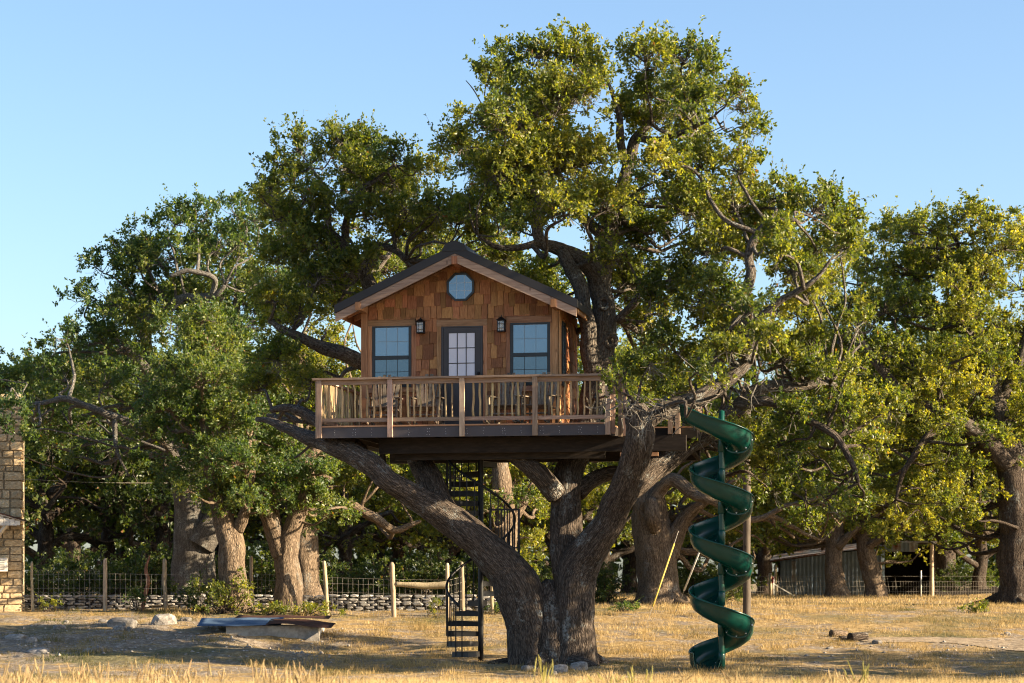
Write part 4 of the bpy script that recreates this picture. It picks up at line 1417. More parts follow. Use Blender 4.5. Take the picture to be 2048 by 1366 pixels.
for (a_, b_, r_, lb) in (((1662, 1272), (1692, 1268), .085, "short brown log lying at the tip of the worn track"), ((1680, 1268), (1708, 1283), .06, "thin log slanting down between the short log and the dark rotten log"), ((1700, 1275), (1732, 1281), .11, "dark rotten log at the start of the worn track")):
    p, q = at_ground(a_[0], a_[1] + 4, 40), at_ground(b_[0], b_[1] + 3, 40)
    D_ = (p[1] + q[1]) / 2; p = W(a_[0], a_[1], D_ - .1); q = W(b_[0], b_[1], D_ + .1)
    p[2] = float(gz(p[0], p[1])) + r_ * .8; q[2] = float(gz(q[0], q[1])) + r_ * .8
    lo = MB().tube([p, (p + q) / 2, q], [r_, r_ * 1.05, r_ * .9], 10, .08, .012, 14, 8, .02).build("log", BARKL if "dark" not in lb else BARKD, None, True, vattr="bark")
    lo["label"] = lb; lo["category"] = "log"; lo["group"] = "logs by the worn track"

# ------------------------------------------------------------------ trees
def leaf_cloud(P, out, Rr, tw, lp, L, seed, up=.5, droop=0.0, bias=None, spread=.95):
    """clumps of leafy twigs; returns leaf quads, tints, and twig sticks"""
    rg = np.random.default_rng(seed)
    n = len(P)
    d = norm(np.repeat(out, tw, 0) + rg.normal(size=(n * tw, 3)) * spread + np.array([0, 0, up * .3 - droop]))
    root = np.repeat(P, tw, 0) + rg.normal(size=(n * tw, 3)) * np.repeat(Rr, tw)[:, None] * .18
    ln = np.repeat(Rr, tw) * (.35 + .75 * rg.random(n * tw) ** 1.6)
    lg = rg.random(n * tw) < .05
    ln = np.where(lg, ln * 1.9 + .08, ln); d = np.where(lg[:, None], norm(d + np.array([0, 0, .8])), d)
    tip = root + d * ln[:, None]
    m = n * tw * lp
    t = rg.uniform(.2, 1.03, m)
    pos = np.repeat(root, lp, 0) + np.repeat(d * ln[:, None], lp, 0) * t[:, None] + rg.normal(size=(m, 3)) * .022
    ax = norm(np.repeat(d, lp, 0) * .55 + rg.normal(size=(m, 3)) * .75)
    nm = rg.normal(size=(m, 3)) + np.array([0, 0, up])
    b = norm(np.cross(ax, nm)); nn = np.cross(b, ax)
    ll = (L * rg.uniform(.65, 1.25, m))[:, None]
    wd = ll * rg.uniform(.24, .34, m)[:, None]
    fold = nn * wd * rg.uniform(.1, .5, m)[:, None]
    V = np.stack([pos, pos + ax * ll * .52 + b * wd + fold, pos + ax * ll, pos + ax * ll * .52 - b * wd + fold], 1)
    Q = np.arange(m * 4).reshape(m, 4)
    ct = np.repeat(np.zeros(n) if bias is None else bias, tw * lp) + np.repeat(rg.normal(size=n * tw) * .09, lp)
    tint = np.clip(.48 + ct * 1.15 + rg.normal(size=m) * .17, 0, .95)
    tint[rg.random(m) < .006] = 1.0
    return V.reshape(-1, 3), Q, tint, root, tip


def in_house(P):
    q = P - O
    u, v, z = q @ UH, q @ VH, P[:, 2]
    cab = (u > uEL - .35) & (u < uER + .25) & (v > VC - 1.0) & (v < VB + .6) & (z > DECKZ - .2) & (z < zRidge + .55 - .42 * np.abs(u - uP))
    dk = (u > DL - .45) & (u < DR + .1) & (v > -.6) & (v < DB) & (z > DECKZ - .75) & (z < DECKZ + 2.3)
    dk2 = (u > DR) & (u < XR + .3) & (v > 1.0) & (v < DB) & (z > DECKZ - .6) & (z < DECKZ + .7)
    fr = (v < VC) & (u > DL - .6) & (u < DR - .05) & (z > DECKZ - .9) & (z < zRidge + .5 - .42 * np.abs(u - uP))
    slid = (np.hypot(P[:, 0] - sp[0], P[:, 1] - sp[1]) < .95) & (z < 5.4)
    slid |= (np.abs(P[:, 0] - sp[0]) < .85) & (P[:, 1] < sp[1] + .5) & (z < 5.1)
    return cab | dk | dk2 | fr | slid


def limb_pts(L):
    return np.array([W(*q[:3]) for q in L]), np.array([q[3] for q in L])


def tree(name, label, base, limbs, lobes, bark, leaf, seed, dens=34, tw=6, lp=14, L=.085, back=0.0, sides=12, relief=.016, step=.07, flare=.35,
         clear=None, clumpR=.34, group=None, dead=0.0, roots=0, minz=None, world_limbs=False, subr=.05, cat="tree", stripz=None, gap=.36):
    rg = np.random.default_rng(seed)
    base = np.asarray(base, float)
    root = thing(name, label, cat, base, 0, group)
    T = MB()
    nodes, nrad = [], []
    for i, L_ in enumerate(limbs):
        P, r = (np.array([q[:3] for q in L_]), np.array([q[3] for q in L_])) if world_limbs else limb_pts(L_)
        big = r.max() > .25
        T.tube(P, r, sides * (3 if big else 1) if r.max() > .1 else max(7, sides // 2 + 3), step * (.55 if big else 1), relief * (1 if r.max() > .15 else .5), 15 if big else 20, seed + i * 3, .05 if big else .08, flare if i in (0,) or (i in (1, 2) and roots > 5) else 0, .42)
        C, rr = resample(P, r, .25)
        nodes.append(C); nrad.append(rr)
    if roots:
        for k in range(roots):
            a = 2 * np.pi * k / roots + rg.uniform(-.3, .3) + .4
            ln = rg.uniform(.7, 1.5)
            r0 = limbs[0][0][3]
            off = base + np.array([rg.uniform(-.25, .25), 0, 0])
            pts = []
            for t in (0, .3, .6, 1):
                q = off + np.array([math.cos(a + t * .3), math.sin(a + t * .3), 0]) * (r0 * .6 + ln * t)
                q[2] = float(gz(q[0], q[1])) + (.16 - .22 * t) + .05 * math.sin(t * 5 + k)
                pts.append(q)
            T.tube(pts, [.2, .15, .11, .05], 12, .06, .012, 18, seed + 90 + k, .05)
    nodes = np.concatenate(nodes); nrad = np.concatenate(nrad)
    keep = nodes[:, 2] > base[2] + 1.3
    nodes, nrad = nodes[keep], nrad[keep]
    LB = [(np.asarray(c, float) if world_limbs else W(*c), r) for c, r in lobes]
    if back:
        ex = []
        for c, r in LB:
            ex.append((c + np.array([rg.uniform(-.7, .7), back * rg.uniform(.7, 1.3), rg.uniform(-.6, .3)]), r * rg.uniform(.8, 1.05)))
        LB = LB + ex
    allP, allO, allB, tw0, tw1 = [], [], [], [], []
    S0, S1, R0, R1 = [], [], [], []
    for c, r in LB:
        d = np.linalg.norm(nodes - c, axis=1) + np.maximum(0, nodes[:, 2] - c[2]) * .8
        k = int(np.argmin(d)); nd = nodes[k]
        dist = np.linalg.norm(c - nd)
        if dist > .4:
            rr = min(nrad[k] * .7, subr * (0.6 + .25 * dist)); rr = max(rr, .018)
            m1 = nd + (c - nd) * .35 + rg.normal(size=3) * dist * .10 + np.array([0, 0, -.06 * dist])
            m2 = nd + (c - nd) * .7 + rg.normal(size=3) * dist * .10
            T.tube([nd, m1, m2, c], [rr, rr * .8, rr * .6, rr * .35], 7, .12, .006, 24, int(rg.integers(999)), .08)
            cn = np.array([m1, m2, c])
        else:
            cn = np.array([nd, c])
        n = max(4, int(dens * r * r))
        u = norm(rg.normal(size=(n, 3)))
        u[:, 2] = np.where(u[:, 2] < -.45, -u[:, 2] * .7, u[:, 2]); u = norm(u)
        rad = max(r - .18, r * .62) * (.38 + .72 * rg.random(n) ** .7)
        p = c + u * rad[:, None] * np.array([1.0, 1.0, .82])
        # lumpy: drop clumps where a world noise is low -> gaps
        keepn = (fbm(p * .8, seed + 7, 2) > gap) & (vnoise(p * 1.9, seed + 8) > gap * .8)
        p, u = p[keepn], u[keepn]
        if minz is not None:
            q = p[:, 2] > minz; p, u = p[q], u[q]
        if clear is not None and len(p):
            q = ~clear(p); p, u = p[q], u[q]
        if not len(p): continue
        allP.append(p); allO.append(norm(u + np.array([0, 0, .35])))
        allB.append((fbm(p * .7, seed + 31, 2) - .5) * .9)
        fine = np.concatenate([cn[:-1] + (cn[1:] - cn[:-1]) * t for t in (0, .25, .5, .75)] + [cn[-1:]])
        src = fine[np.argmin(np.linalg.norm(p[:, None] - fine[None], axis=2) + rg.random((len(p), len(fine))) * .25, axis=1)]
        S0.append(src); S1.append(p)
    P = np.concatenate(allP); U = np.concatenate(allO); B = np.concatenate(allB)
    V, Q = sticks(np.concatenate(S0), np.concatenate(S1), .014, .005, .14, 3, seed)
    T.add(V, Q, None, V * np.array([1, 1, .5]))
    cr = clumpR * rg.uniform(.75, 1.25, len(P))
    LV, LQ, tint, r0, r1 = leaf_cloud(P, U, cr, tw, lp, L, seed, .6, 0, B)
    if clear is not None:
        c4 = LV.reshape(-1, 4, 3); q = ~clear(c4[:, 0]); c4 = c4[q]; LV = c4.reshape(-1, 3); LQ = np.arange(len(LV)).reshape(-1, 4); tint = tint[q]
    q = rg.random(len(r0)) < .2
    V, Q = sticks(r0[q], r1[q], .0045, .002, .05, 3, seed + 1, True)
    T.add(V, Q, None, V * np.array([1, 1, .5]))
    T.build("trunk", bark, root, True, base, "bark")
    me = mk_mesh("crown", LV - base, LQ, None, False, {"tint": tint}); me.materials.append(leaf)
    ob("crown", me, leaf, root, "stuff")
    if dead:                                   # grey lichen-hung dead twigs inside the crown
        n = int(len(P) * dead)
        k = rg.integers(0, len(P), n)
        a = P[k] - U[k] * cr[k][:, None] * .6
        D = MB()
        for g_ in range(5):
            dd = norm(rg.normal(size=(n, 3)) + np.array([0, 0, -.7]))
            e = a + dd * rg.uniform(.18, .5, n)[:, None]
            if clear is not None:
                q = ~clear(e)
                V, Q = sticks(a[q], e[q], .008, .003, .22, 3, seed + g_)
            else:
                V, Q = sticks(a, e, .008, .003, .22, 3, seed + g_)
            D.add(V, Q)
        D.build("dead_twigs", TWIG, root, False, base, kind="stuff")
    root["_leaves"] = len(tint)
    print(name, label[:30], "leaves", len(tint), "clumps", len(P))
    del root["_leaves"]
    return root


def lob(pts, D, r, jit=.8, sd_=1):
    rg = random.Random(sd_)
    o = []
    for q in pts:
        rr = q[2] if len(q) > 2 else r
        o.append(((q[0], q[1], (q[3] if len(q) > 3 else D) + rg.uniform(-jit, jit)), rr))
    return o


# --- the oak that carries the treehouse
mb_ = W(1108, 1340, 44); mb_[2] = float(gz(mb_[0], mb_[1]))
main_limbs = [
    [(1062, 1348, 44, .46), (1060, 1295, 44, .44), (1054, 1232, 44, .435), (1030, 1168, 44, .42), (985, 1112, 44, .37), (930, 1062, 44, .32), (870, 1018, 43.9, .285), (815, 985, 43.8, .25), (772, 958, 43.7, .225), (738, 925, 43.8, .23), (700, 905, 44, .20), (650, 888, 44.3, .17), (600, 868, 44.8, .13), (555, 848, 45.2, .09), (515, 838, 45.6, .05)],
    [(1150, 1345, 43.9, .48), (1150, 1285, 43.9, .43), (1146, 1212, 43.9, .41), (1157, 1140, 43.9, .375), (1190, 1082, 43.7, .33), (1225, 1030, 43.4, .30), (1252, 975, 43.0, .28), (1272, 915, 42.5, .265), (1281, 862, 42.2, .265), (1270, 815, 42.2, .235)],
    [(905, 1045, 44.2, .26), (878, 1005, 44.4, .27), (860, 962, 44.7, .26), (848, 930, 45.6, .24), (835, 912, 47.8, .23), (812, 860, 49.1, .22), (778, 730, 49.4, .2), (738, 570, 49.2, .165), (700, 508, 49, .145), (660, 468, 48.8, .12), (610, 448, 48.6, .09), (550, 436, 48.4, .05)],
    [(724, 548, 49.2, .12), (746, 515, 49.1, .11), (743, 492, 49, .095), (785, 500, 48.9, .08), (812, 522, 48.8, .06)],
    [(690, 490, 49, .1), (692, 440, 48.8, .085), (715, 400, 48.7, .075), (742, 368, 48.6, .06), (790, 330, 48.5, .035)],
    [(660, 466, 48.8, .08), (655, 420, 48.6, .07), (648, 380, 48.5, .055), (620, 335, 48.4, .03)],
    [(800, 800, 49.2, .19), (770, 755, 49.1, .19), (718, 722, 48.8, .18), (670, 702, 48.4, .16), (620, 682, 48.2, .12), (575, 662, 48.1, .09), (540, 642, 48.1, .05)],
    [(720, 900, 45.4, .17), (680, 868, 46.9, .16), (630, 838, 47.2, .14), (585, 818, 47.2, .11), (545, 822, 47.1, .07)],
    [(1275, 862, 42.2, .19), (1300, 838, 42.2, .18), (1345, 814, 42.4, .165), (1400, 795, 42.6, .16), (1450, 766, 42.8, .15), (1485, 726, 42.9, .14), (1500, 690, 43, .13), (1498, 640, 43, .12), (1488, 602, 43, .12), (1500, 555, 43, .11), (1498, 520, 43.1, .1), (1510, 480, 43.1, .085), (1540, 448, 43, .07), (1590, 440, 42.9, .045)],
    [(1250, 985, 43.6, .23), (1310, 937, 44.1, .22), (1370, 895, 44.5, .21), (1430, 850, 44.6, .20), (1490, 800, 44.7, .18), (1530, 776, 44.8, .15), (1590, 775, 45, .11), (1660, 765, 45.2, .06)],
    [(1470, 812, 44.6, .12), (1530, 805, 44.4, .11), (1580, 815, 44.2, .1), (1622, 845, 44, .09), (1672, 872, 43.8, .08), (1700, 915, 43.7, .065), (1716, 965, 43.6, .04)],
    [(1138, 1150, 44.1, .34), (1131, 1080, 44.3, .335), (1130, 1010, 44.5, .32), (1136, 960, 44.7, .3), (1148, 920, 45.2, .28), (1168, 860, 45.8, .27), (1190, 780, 46, .27), (1203, 700, 46, .275), (1206, 640, 46, .265), (1200, 582, 46, .24), (1188, 540, 45.9, .2), (1150, 512, 45.8, .17), (1110, 495, 45.7, .145), (1080, 482, 45.6, .12), (1073, 430, 45.5, .1), (1078, 385, 45.4, .08), (1060, 320, 45.2, .06), (1030, 265, 45, .035)],
    [(1085, 484, 45.6, .09), (1030, 494, 45.4, .075), (990, 490, 45.2, .055), (955, 470, 45, .03)],
    [(1200, 592, 46, .21), (1208, 530, 46.1, .2), (1216, 470, 46.2, .17), (1236, 400, 46.2, .15), (1256, 330, 46.2, .125), (1266, 285, 46.1, .11), (1295, 250, 46, .085), (1335, 190, 45.9, .06), (1385, 135, 45.8, .03)],
    [(1254, 335, 46.2, .1), (1240, 275, 46, .085), (1236, 220, 45.9, .06), (1215, 160, 45.8, .03)],
    [(1275, 275, 46, .08), (1320, 280, 45.6, .07), (1370, 262, 45.3, .05), (1430, 230, 45, .03)],
    [(1187, 745, 45.8, .19), (1174, 655, 45.6, .165), (1166, 592, 45.5, .155), (1146, 540, 45.6, .15), (1118, 500, 45.7, .13)],
    [(1236, 640, 45.8, .09), (1268, 602, 45.4, .085), (1300, 575, 45.2, .07), (1345, 558, 45, .04)],
    [(1112, 990, 44.4, .21), (1085, 955, 44.2, .2), (1052, 930, 44.2, .18), (1025, 908, 44.4, .16), (990, 900, 46, .12)],
    [(1155, 985, 44.6, .17), (1200, 953, 44.9, .155), (1262, 946, 45.2, .14), (1330, 925, 45.6, .12), (1400, 870, 46.5, .08)],
    [(1205, 470, 46.1, .12), (1160, 425, 46.4, .1), (1120, 350, 46.6, .07), (1090, 250, 46.7, .05), (1080, 170, 46.6, .03)],
    [(1500, 650, 43, .08), (1560, 600, 42.8, .07), (1620, 570, 42.6, .05), (1660, 520, 42.5, .03)],
]
main_limbs.insert(0, [(1106, 1352, 44.0, .52), (1106, 1300, 44.0, .46), (1105, 1245, 44, .40), (1100, 1200, 44.05, .30), (1092, 1165, 44.1, .2)])
ml = lob([(975, 165, .62), (1010, 118, .55), (1070, 115, .75), (1140, 115, .75), (930, 160, .42), (925, 290, .6), (985, 260, .9), (1060, 215, 1.0), (1130, 205, .95), (1290, 125, .7), (1370, 122, .7), (1430, 148, .6), (1480, 185, .55), (1500, 270, .5), (1450, 260, .75), (1370, 215, .8), (1290, 190, .6), (950, 345, .55), (1015, 355, .95), (1105, 335, 1.0), (1170, 330, .8),
          (1330, 330, .75), (1400, 340, .85), (1480, 345, .6), (1210, 420, .85), (1130, 435, .8), (1285, 420, .9), (1370, 430, 1.0), (1460, 425, .95), (1545, 400, .7), (1250, 500, .75), (1330, 510, .9), (1420, 510, .85), (1560, 470, .8), (1630, 425, .75), (1690, 445, .5), (1650, 500, .75), (1590, 540, .7), (1690, 500, .4), (1020, 440, .6), (960, 420, .6),
          (1400, 600, .75), (1320, 600, .6), (1450, 660, .55), (1560, 620, .65), (1620, 600, .6), (1340, 690, .6), (1400, 720, .55), (1300, 730, .4, 42), (1250, 745, .4, 41.6), (1230, 765, .28, 41.5), (1335, 770, .35, 42), (1570, 720, .6), (1620, 690, .5), (1640, 750, .55), (1580, 830, .45), (1640, 880, .5), (1690, 950, .5), (1720, 1000, .4), (1560, 890, .55), (1600, 935, .6), (1650, 1000, .5), (1745, 900, .6), (1770, 820, .6), (1700, 830, .6), (1735, 740, .55), (1720, 650, .5), (1430, 700, .4, 41.9), (1540, 670, .45, 42.2), (1470, 600, .4, 42), (1420, 560, .5, 42.5), (1560, 520, .55, 42), (1400, 740, .33, 41.7), (1460, 700, .35, 41.9), (1330, 785, .24, 41.5), (1500, 620, .35, 42.2), (1440, 780, .28, 41.9), (1390, 800, .22, 41.7), (1490, 700, .28, 42.1), (1560, 460, .4, 42.2), (1480, 860, .4, 43.2), (1530, 940, .45)], 44.2, .8, .9, 3)
ml += lob([(595, 300, .62), (570, 345, .6), (540, 375, .4), (640, 320, .45), (690, 285, .6), (735, 290, .55), (790, 320, .6), (840, 340, .5), (875, 345, .3), (700, 345, .65), (770, 370, .7), (610, 400, .6), (570, 440, .6), (650, 430, .6), (745, 430, .65), (820, 420, .75), (880, 420, .6), (520, 390, .3), (620, 490, .7), (800, 470, .55), (860, 470, .6), (940, 450, .5), (560, 520, .8), (640, 560, .7), (690, 600, .45), (600, 630, .7), (540, 600, .6), (650, 660, .45), (560, 720, .6), (620, 760, .5), (520, 780, .6), (590, 850, .4), (700, 540, .4), (1010, 520, .5), (1060, 565, .55), (1110, 600, .45), (960, 480, .5), (1130, 660, .4), (1060, 640, .3), (1250, 600, .5, 47.6), (1300, 650, .55, 47.8), (1240, 540, .45, 47.4), (1090, 540, .5, 49.2), (730, 520, .55), (680, 540, .5)], 48.4, .7, .7, 5)
main_oak = tree("live_oak", "huge many-limbed live oak holding the treehouse in its forks", mb_, main_limbs, ml, BARK, LEAF, 3, dens=62, gap=.34, back=2.4, sides=14, relief=.02, step=.07, clear=in_house, dead=.16, roots=7, minz=3.0, clumpR=.33, L=.082, lp=14)

# grey lichen-hung dead twigs over the broken stub, and two old knots
rg = np.random.default_rng(5)
D = MB()
for (px, py, dd, n, sp_) in ((1262, 800, 41.85, 14, .25), (1300, 800, 41.85, 26, .3), (1350, 812, 42.1, 26, .3), (1395, 805, 42.3, 12, .2), (1500, 770, 42.6, 14, .25), (1545, 770, 44.4, 14, .3), (1225, 790, 41.6, 12, .2)):
    n = int(n * .42); a = W(px, py, dd) + rg.normal(size=(n, 3)) * np.array([sp_, .12, sp_ * .4])
    for g_ in range(3):
        e = a + norm(rg.normal(size=(n, 3)) * np.array([1, .5, .6]) + np.array([0, -.1, -.75])) * rg.uniform(.12, .38, n)[:, None]
        D.add(*sticks(a, e, .015 - .004 * g_, .010 - .0025 * g_, .25, 4, int(px) + g_)); a = e
D.build("dead_twigs", TWIG, main_oak, False, mb_, kind="stuff")
for px, py, dd, r_ in ((1208, 607, 45.75, .10), (1222, 682, 45.72, .11)):
    c_ = W(px, py, dd)
    ring = [c_ + r_ * np.array([math.cos(t), -.1 + .15 * math.cos(t), 1.15 * math.sin(t)]) for t in np.linspace(0, 2 * np.pi, 15)]
    MB().tube(ring, [r_ * .45] * 15, 8, .05, .01, 20, int(px), 0, 0, .4, False).build("knot", BARK, main_oak, True, mb_, "bark")

# --- gnarled oak behind the guy wires
def tb(px, py, d0=44):
    a = at_ground(px, py, d0); return a
b = tb(1315, 1206, 50); D = b[1]
tree("live_oak", "gnarled burled oak trunk between the treehouse oak and the green slide", b,
     [[(1318, 1222, D, .72), (1317, 1170, D, .60), (1312, 1110, D, .62), (1302, 1050, D, .60), (1296, 1005, D, .5), (1290, 950, D + .3, .35), (1280, 880, D + .8, .2)], [(1335, 1110, D, .3), (1350, 1070, D - .2, .28), (1372, 1035, D - .3, .2), (1400, 1010, D - .5, .16), (1440, 980, D - .8, .08)],
      [(1300, 1010, D - .4, .22), (1340, 960, D - .8, .2), (1385, 985, D - 1.2, .19), (1432, 1003, D - 1.5, .15), (1500, 1040, D - 1.6, .11), (1570, 1015, D - 1.6, .09), (1650, 990, D - 1.6, .05)], [(1310, 1060, D - .5, .2), (1305, 1035, D - .75, .24), (1300, 1000, D - .7, .2)], [(1285, 900, D + .6, .2), (1230, 850, D + 1.5, .13), (1180, 830, D + 2, .06)]],
     lob([(1250, 900, 1.2), (1330, 880, 1.3), (1400, 900, 1.1), (1460, 930, 1.0), (1200, 860, 1.1), (1150, 900, .8), (1520, 960, .9), (1230, 970, .5), (1420, 1020, .5), (1370, 960, .6), (1590, 990, .8), (1480, 1050, .5), (1560, 700, 1.0), (1640, 760, 1.0), (1600, 860, 1.0), (1690, 890, .9), (1540, 800, .9), (1500, 900, .8), (1440, 820, .8), (1380, 780, .7), (1660, 680, .9), (1560, 1040, .55), (1600, 1060, .5), (1640, 1010, .6), (1690, 1050, .5), (1530, 1090, .35), (1470, 960, .6), (1740, 980, .7)], D + 1, 1, 1.5, 8), BARKL, LEAF, 21, dens=40, back=2.5, relief=.03, L=.1, lp=12, roots=4, flare=.5, clear=in_house)

b = W(1008, 1205, 61.5); b[2] = float(gz(b[0], b[1])); D = 61.5
tree("live_oak", "pale-barked oak trunk directly behind the spiral staircase", b,
     [[(1006, 1218, D, .42), (1005, 1170, D, .34), (1008, 1100, D, .32), (1012, 1030, D, .3), (1005, 970, D, .26), (1000, 900, D + .3, .2), (1000, 820, D + .6, .12)], [(1012, 1060, D, .16), (1040, 1020, D + .2, .13), (1070, 960, D + .4, .08)]],
     lob([(960, 900, .9), (1030, 900, .9), (1060, 960, .7), (1090, 1000, .6), (1070, 1080, .5), (1000, 840, 1.0), (1080, 860, .9), (900, 950, .7), (1055, 1130, .5), (930, 985, .55, D - 1.5), (985, 1010, .45, D - 1.2), (1050, 1010, .6, D - 1), (880, 1010, .5, D - 1)], D + 1, .8, .6, 61), BARKL, LEAFY, 61, dens=36, back=1.5, L=.1, lp=12, relief=.03, clear=in_house)

# --- big oak at the edge on the slide side
b = tb(2036, 1209, 50); D = b[1]
lobC = [(1905, 445), (1850, 470, 1.0), (1790, 465, .8), (1955, 470), (2010, 500), (2060, 480), (1740, 540), (1810, 550), (1885, 545), (1965, 560), (2040, 580), (1700, 600, .9), (1770, 625), (1845, 635), (1920, 640), (2000, 660), (2080, 660), (1690, 690, .9), (1750, 710), (1830, 730), (1905, 740), (1980, 750), (2060, 760), (1720, 790), (1795, 810), (1870, 830), (1945, 840), (2020, 850), (2100, 850), (1740, 880), (1820, 900), (1895, 920), (1965, 930), (2050, 900), (1850, 985, .9), (1920, 1000, .8), (1800, 970, .9), (1985, 985, .6), (2030, 960, .5), (1940, 620, .9, D - 2.6), (1900, 565, .8, D - 2.4), (1975, 700, .8, D - 2.6), (1955, 790, .8, D - 2.6), (1885, 850, .8, D - 2.8), (1990, 880, .7, D - 2.4), (1850, 1050, .6), (1905, 1055, .55), (1955, 1040, .45), (1800, 1055, .55), (1770, 1010, .6, D - 2), (1880, 1010, .6, D - 2.2), (1840, 760, .8, D - 2.8), (1780, 700, .7, D - 2.8)]
treeC = tree("live_oak", "broad live oak with a thick dark trunk at the plank fence end", b,
     [[(2040, 1222, D, .66), (2036, 1170, D, .56), (2033, 1100, D, .53), (2030, 1020, D, .52), (2020, 930, D, .45), (2000, 850, D, .38), (1975, 760, D, .3), (1950, 650, D, .2), (1930, 550, D, .12), (1910, 470, D, .05)], [(2072, 1222, D - .3, .4), (2068, 1160, D - .3, .32), (2066, 1080, D - .2, .3), (2080, 980, D, .28), (2110, 850, D, .2), (2140, 700, D, .1)],
      [(2015, 930, D - .3, .28), (1960, 870, D - .8, .24), (1890, 830, D - 1.3, .2), (1820, 800, D - 1.6, .15), (1750, 720, D - 1.8, .1), (1700, 650, D - 1.8, .05)], [(1990, 820, D, .2), (2040, 720, D, .15), (2060, 600, D, .1), (2050, 500, D, .05)], [(1900, 835, D - 1.3, .13), (1850, 880, D - 1.8, .11), (1810, 940, D - 2, .07), (1790, 1000, D - 2, .04)]],
     lob(lobC, D - .6, 1.15, 1.3, 4), BARKD, LEAFY, 33, gap=.29, dens=27, back=3.0, relief=.03, L=.098, lp=13, flare=.55, roots=3)

# --- two oaks by the shed
for px, py, dx, lbl, sd_, lbs in ((1674, 1192, 0, "straight-trunked oak in front of the metal shed wall", 41, [(1640, 1000), (1700, 1010), (1600, 1030, 1.0), (1660, 1060, .9), (1720, 1070, .7), (1570, 950), (1640, 930), (1710, 930), (1560, 1060, .8), (1520, 1000), (1500, 1080, .8)]),
                                  (1752, 1192, -18, "leaning oak beside the open bay of the metal shed", 43, [(1760, 1010), (1820, 1030), (1870, 1060, .8), (1800, 1075, .7), (1730, 950), (1790, 950), (1850, 980), (1840, 1105, .5), (1770, 1070, .5), (1900, 1010)])):
    b = tb(px, py, 60); b[1] = min(b[1], 83.0); b = W(px, py, 82.5); b[2] = float(gz(b[0], b[1])); D = 82.5
    tree("live_oak", lbl, b, [[(px, 1198, D, .42), (px - 3, 1170, D, .35), (px - 8 + dx * .4, 1130, D, .34), (px - 6 + dx, 1095, D, .33), (px + dx, 1040, D, .25), (px + 20, 980, D, .15), (px + 10, 930, D, .06)], [(px + dx - 3, 1100, D, .2), (px - 40, 1050, D, .14), (px - 80, 1010, D, .06)], [(px + dx, 1095, D - .2, .18), (px + 50, 1050, D - .5, .12), (px + 100, 1020, D - .5, .05)]],
         lob(lbs, D, 1.3, 1.0, sd_), BARKL, LEAFY, sd_, gap=.29, dens=26, tw=6, lp=11, L=.13, back=2.0, clumpR=.42, relief=.02, sides=9, step=.14)

# --- oaks on the stone building side
b = tb(466, 1222, 50); b = W(466, 1222, 56.4); b[2] = float(gz(b[0], b[1])); D = 56.4
tree("live_oak", "sunlit oak with a brush pile of vines at its foot behind the fence", b,
     [[(474, 1228, D, .36), (468, 1190, D, .33), (464, 1140, D, .33), (463, 1095, D, .33), (455, 1055, D, .29), (440, 1010, D, .25), (427, 960, D - .2, .2), (417, 880, D - .4, .15), (400, 790, D - .5, .1), (395, 700, D - .5, .05)], [(475, 1060, D, .16), (492, 1020, D - .2, .13), (505, 960, D - .4, .1), (500, 880, D - .4, .05)], [(420, 900, D - .4, .1), (370, 850, D - .6, .08), (330, 800, D - .6, .05)]],
     lob([(405, 640, .6), (380, 690, .7), (430, 700, .6), (350, 745, .7), (410, 760, .9), (470, 770, .8), (330, 820, .8), (390, 840, 1.0), (455, 850, 1.0), (515, 850, .7), (345, 900, .8), (410, 920, .9), (475, 930, .9), (525, 920, .6), (380, 985, .6), (440, 985, .45), (490, 1000, .5), (350, 960, .5)], D - .9, .9, .9, 12), BARKL, LEAFB, 51, dens=52, back=1.6, L=.085, lp=14, relief=.02)
b = W(574, 1226, 57); b[2] = float(gz(b[0], b[1])); D = 57
tree("live_oak", "forked sunlit oak trunk standing right behind the fence wire", b,
     [[(576, 1230, D, .40), (575, 1190, D, .36), (574, 1140, D, .34), (572, 1095, D, .32), (580, 1060, D, .25), (598, 1020, D, .21), (615, 980, D - .2, .17), (622, 930, D - .2, .1)], [(566, 1110, D, .26), (550, 1070, D, .24), (535, 1030, D - .1, .2), (520, 990, D - .2, .17), (508, 940, D - .3, .1)], [(566, 1075, D + .1, .13), (556, 1045, D, .11), (552, 1000, D, .07)]],
     lob([(555, 935, .75), (600, 960, .6), (635, 1000, .5), (590, 1010, .45), (545, 985, .5), (640, 950, .5), (580, 890, .7), (520, 960, .5), (655, 1030, .3)], D - .6, .7, .6, 14), BARKL, LEAFB, 53, dens=55, back=1.2, L=.085, lp=14, relief=.02)
b = W(615, 1210, 61); b[2] = float(gz(b[0], b[1])); D = 61
tree("live_oak", "stout lumpy oak trunk just behind the forked trunk at the stone wall", b,
     [[(618, 1222, D, .50), (613, 1170, D, .36), (611, 1120, D, .38), (612, 1075, D, .36), (606, 1040, D, .28), (600, 980, D, .22), (600, 900, D, .18), (590, 800, D, .1)], [(610, 1050, D, .18), (650, 1030, D - .3, .16), (700, 1012, D - .5, .15), (745, 1035, D - .5, .13), (790, 1060, D - .4, .1), (840, 1040, D - .4, .05)], [(600, 940, D, .14), (660, 870, D, .1), (720, 820, D, .05)]],
     lob([(570, 830, 1.0), (640, 820, 1.0), (600, 740, 1.1), (680, 760, .9), (540, 740, 1.0), (680, 900, .7), (700, 960, .6), (650, 680, .9), (760, 930, .7), (800, 1000, .6), (700, 600, 1.1), (770, 545, 1.1), (850, 515, 1.0), (930, 510, .9), (1010, 560, 1.0), (1085, 610, .9), (620, 580, 1.1), (1140, 570, .8), (1000, 470, .8)], D + .5, 1, 1.2, 16), BARKL, LEAF, 55, dens=34, back=2.2, L=.1, lp=12, clear=in_house)
b = W(388, 1205, 63); b[2] = float(gz(b[0], b[1])); D = 63
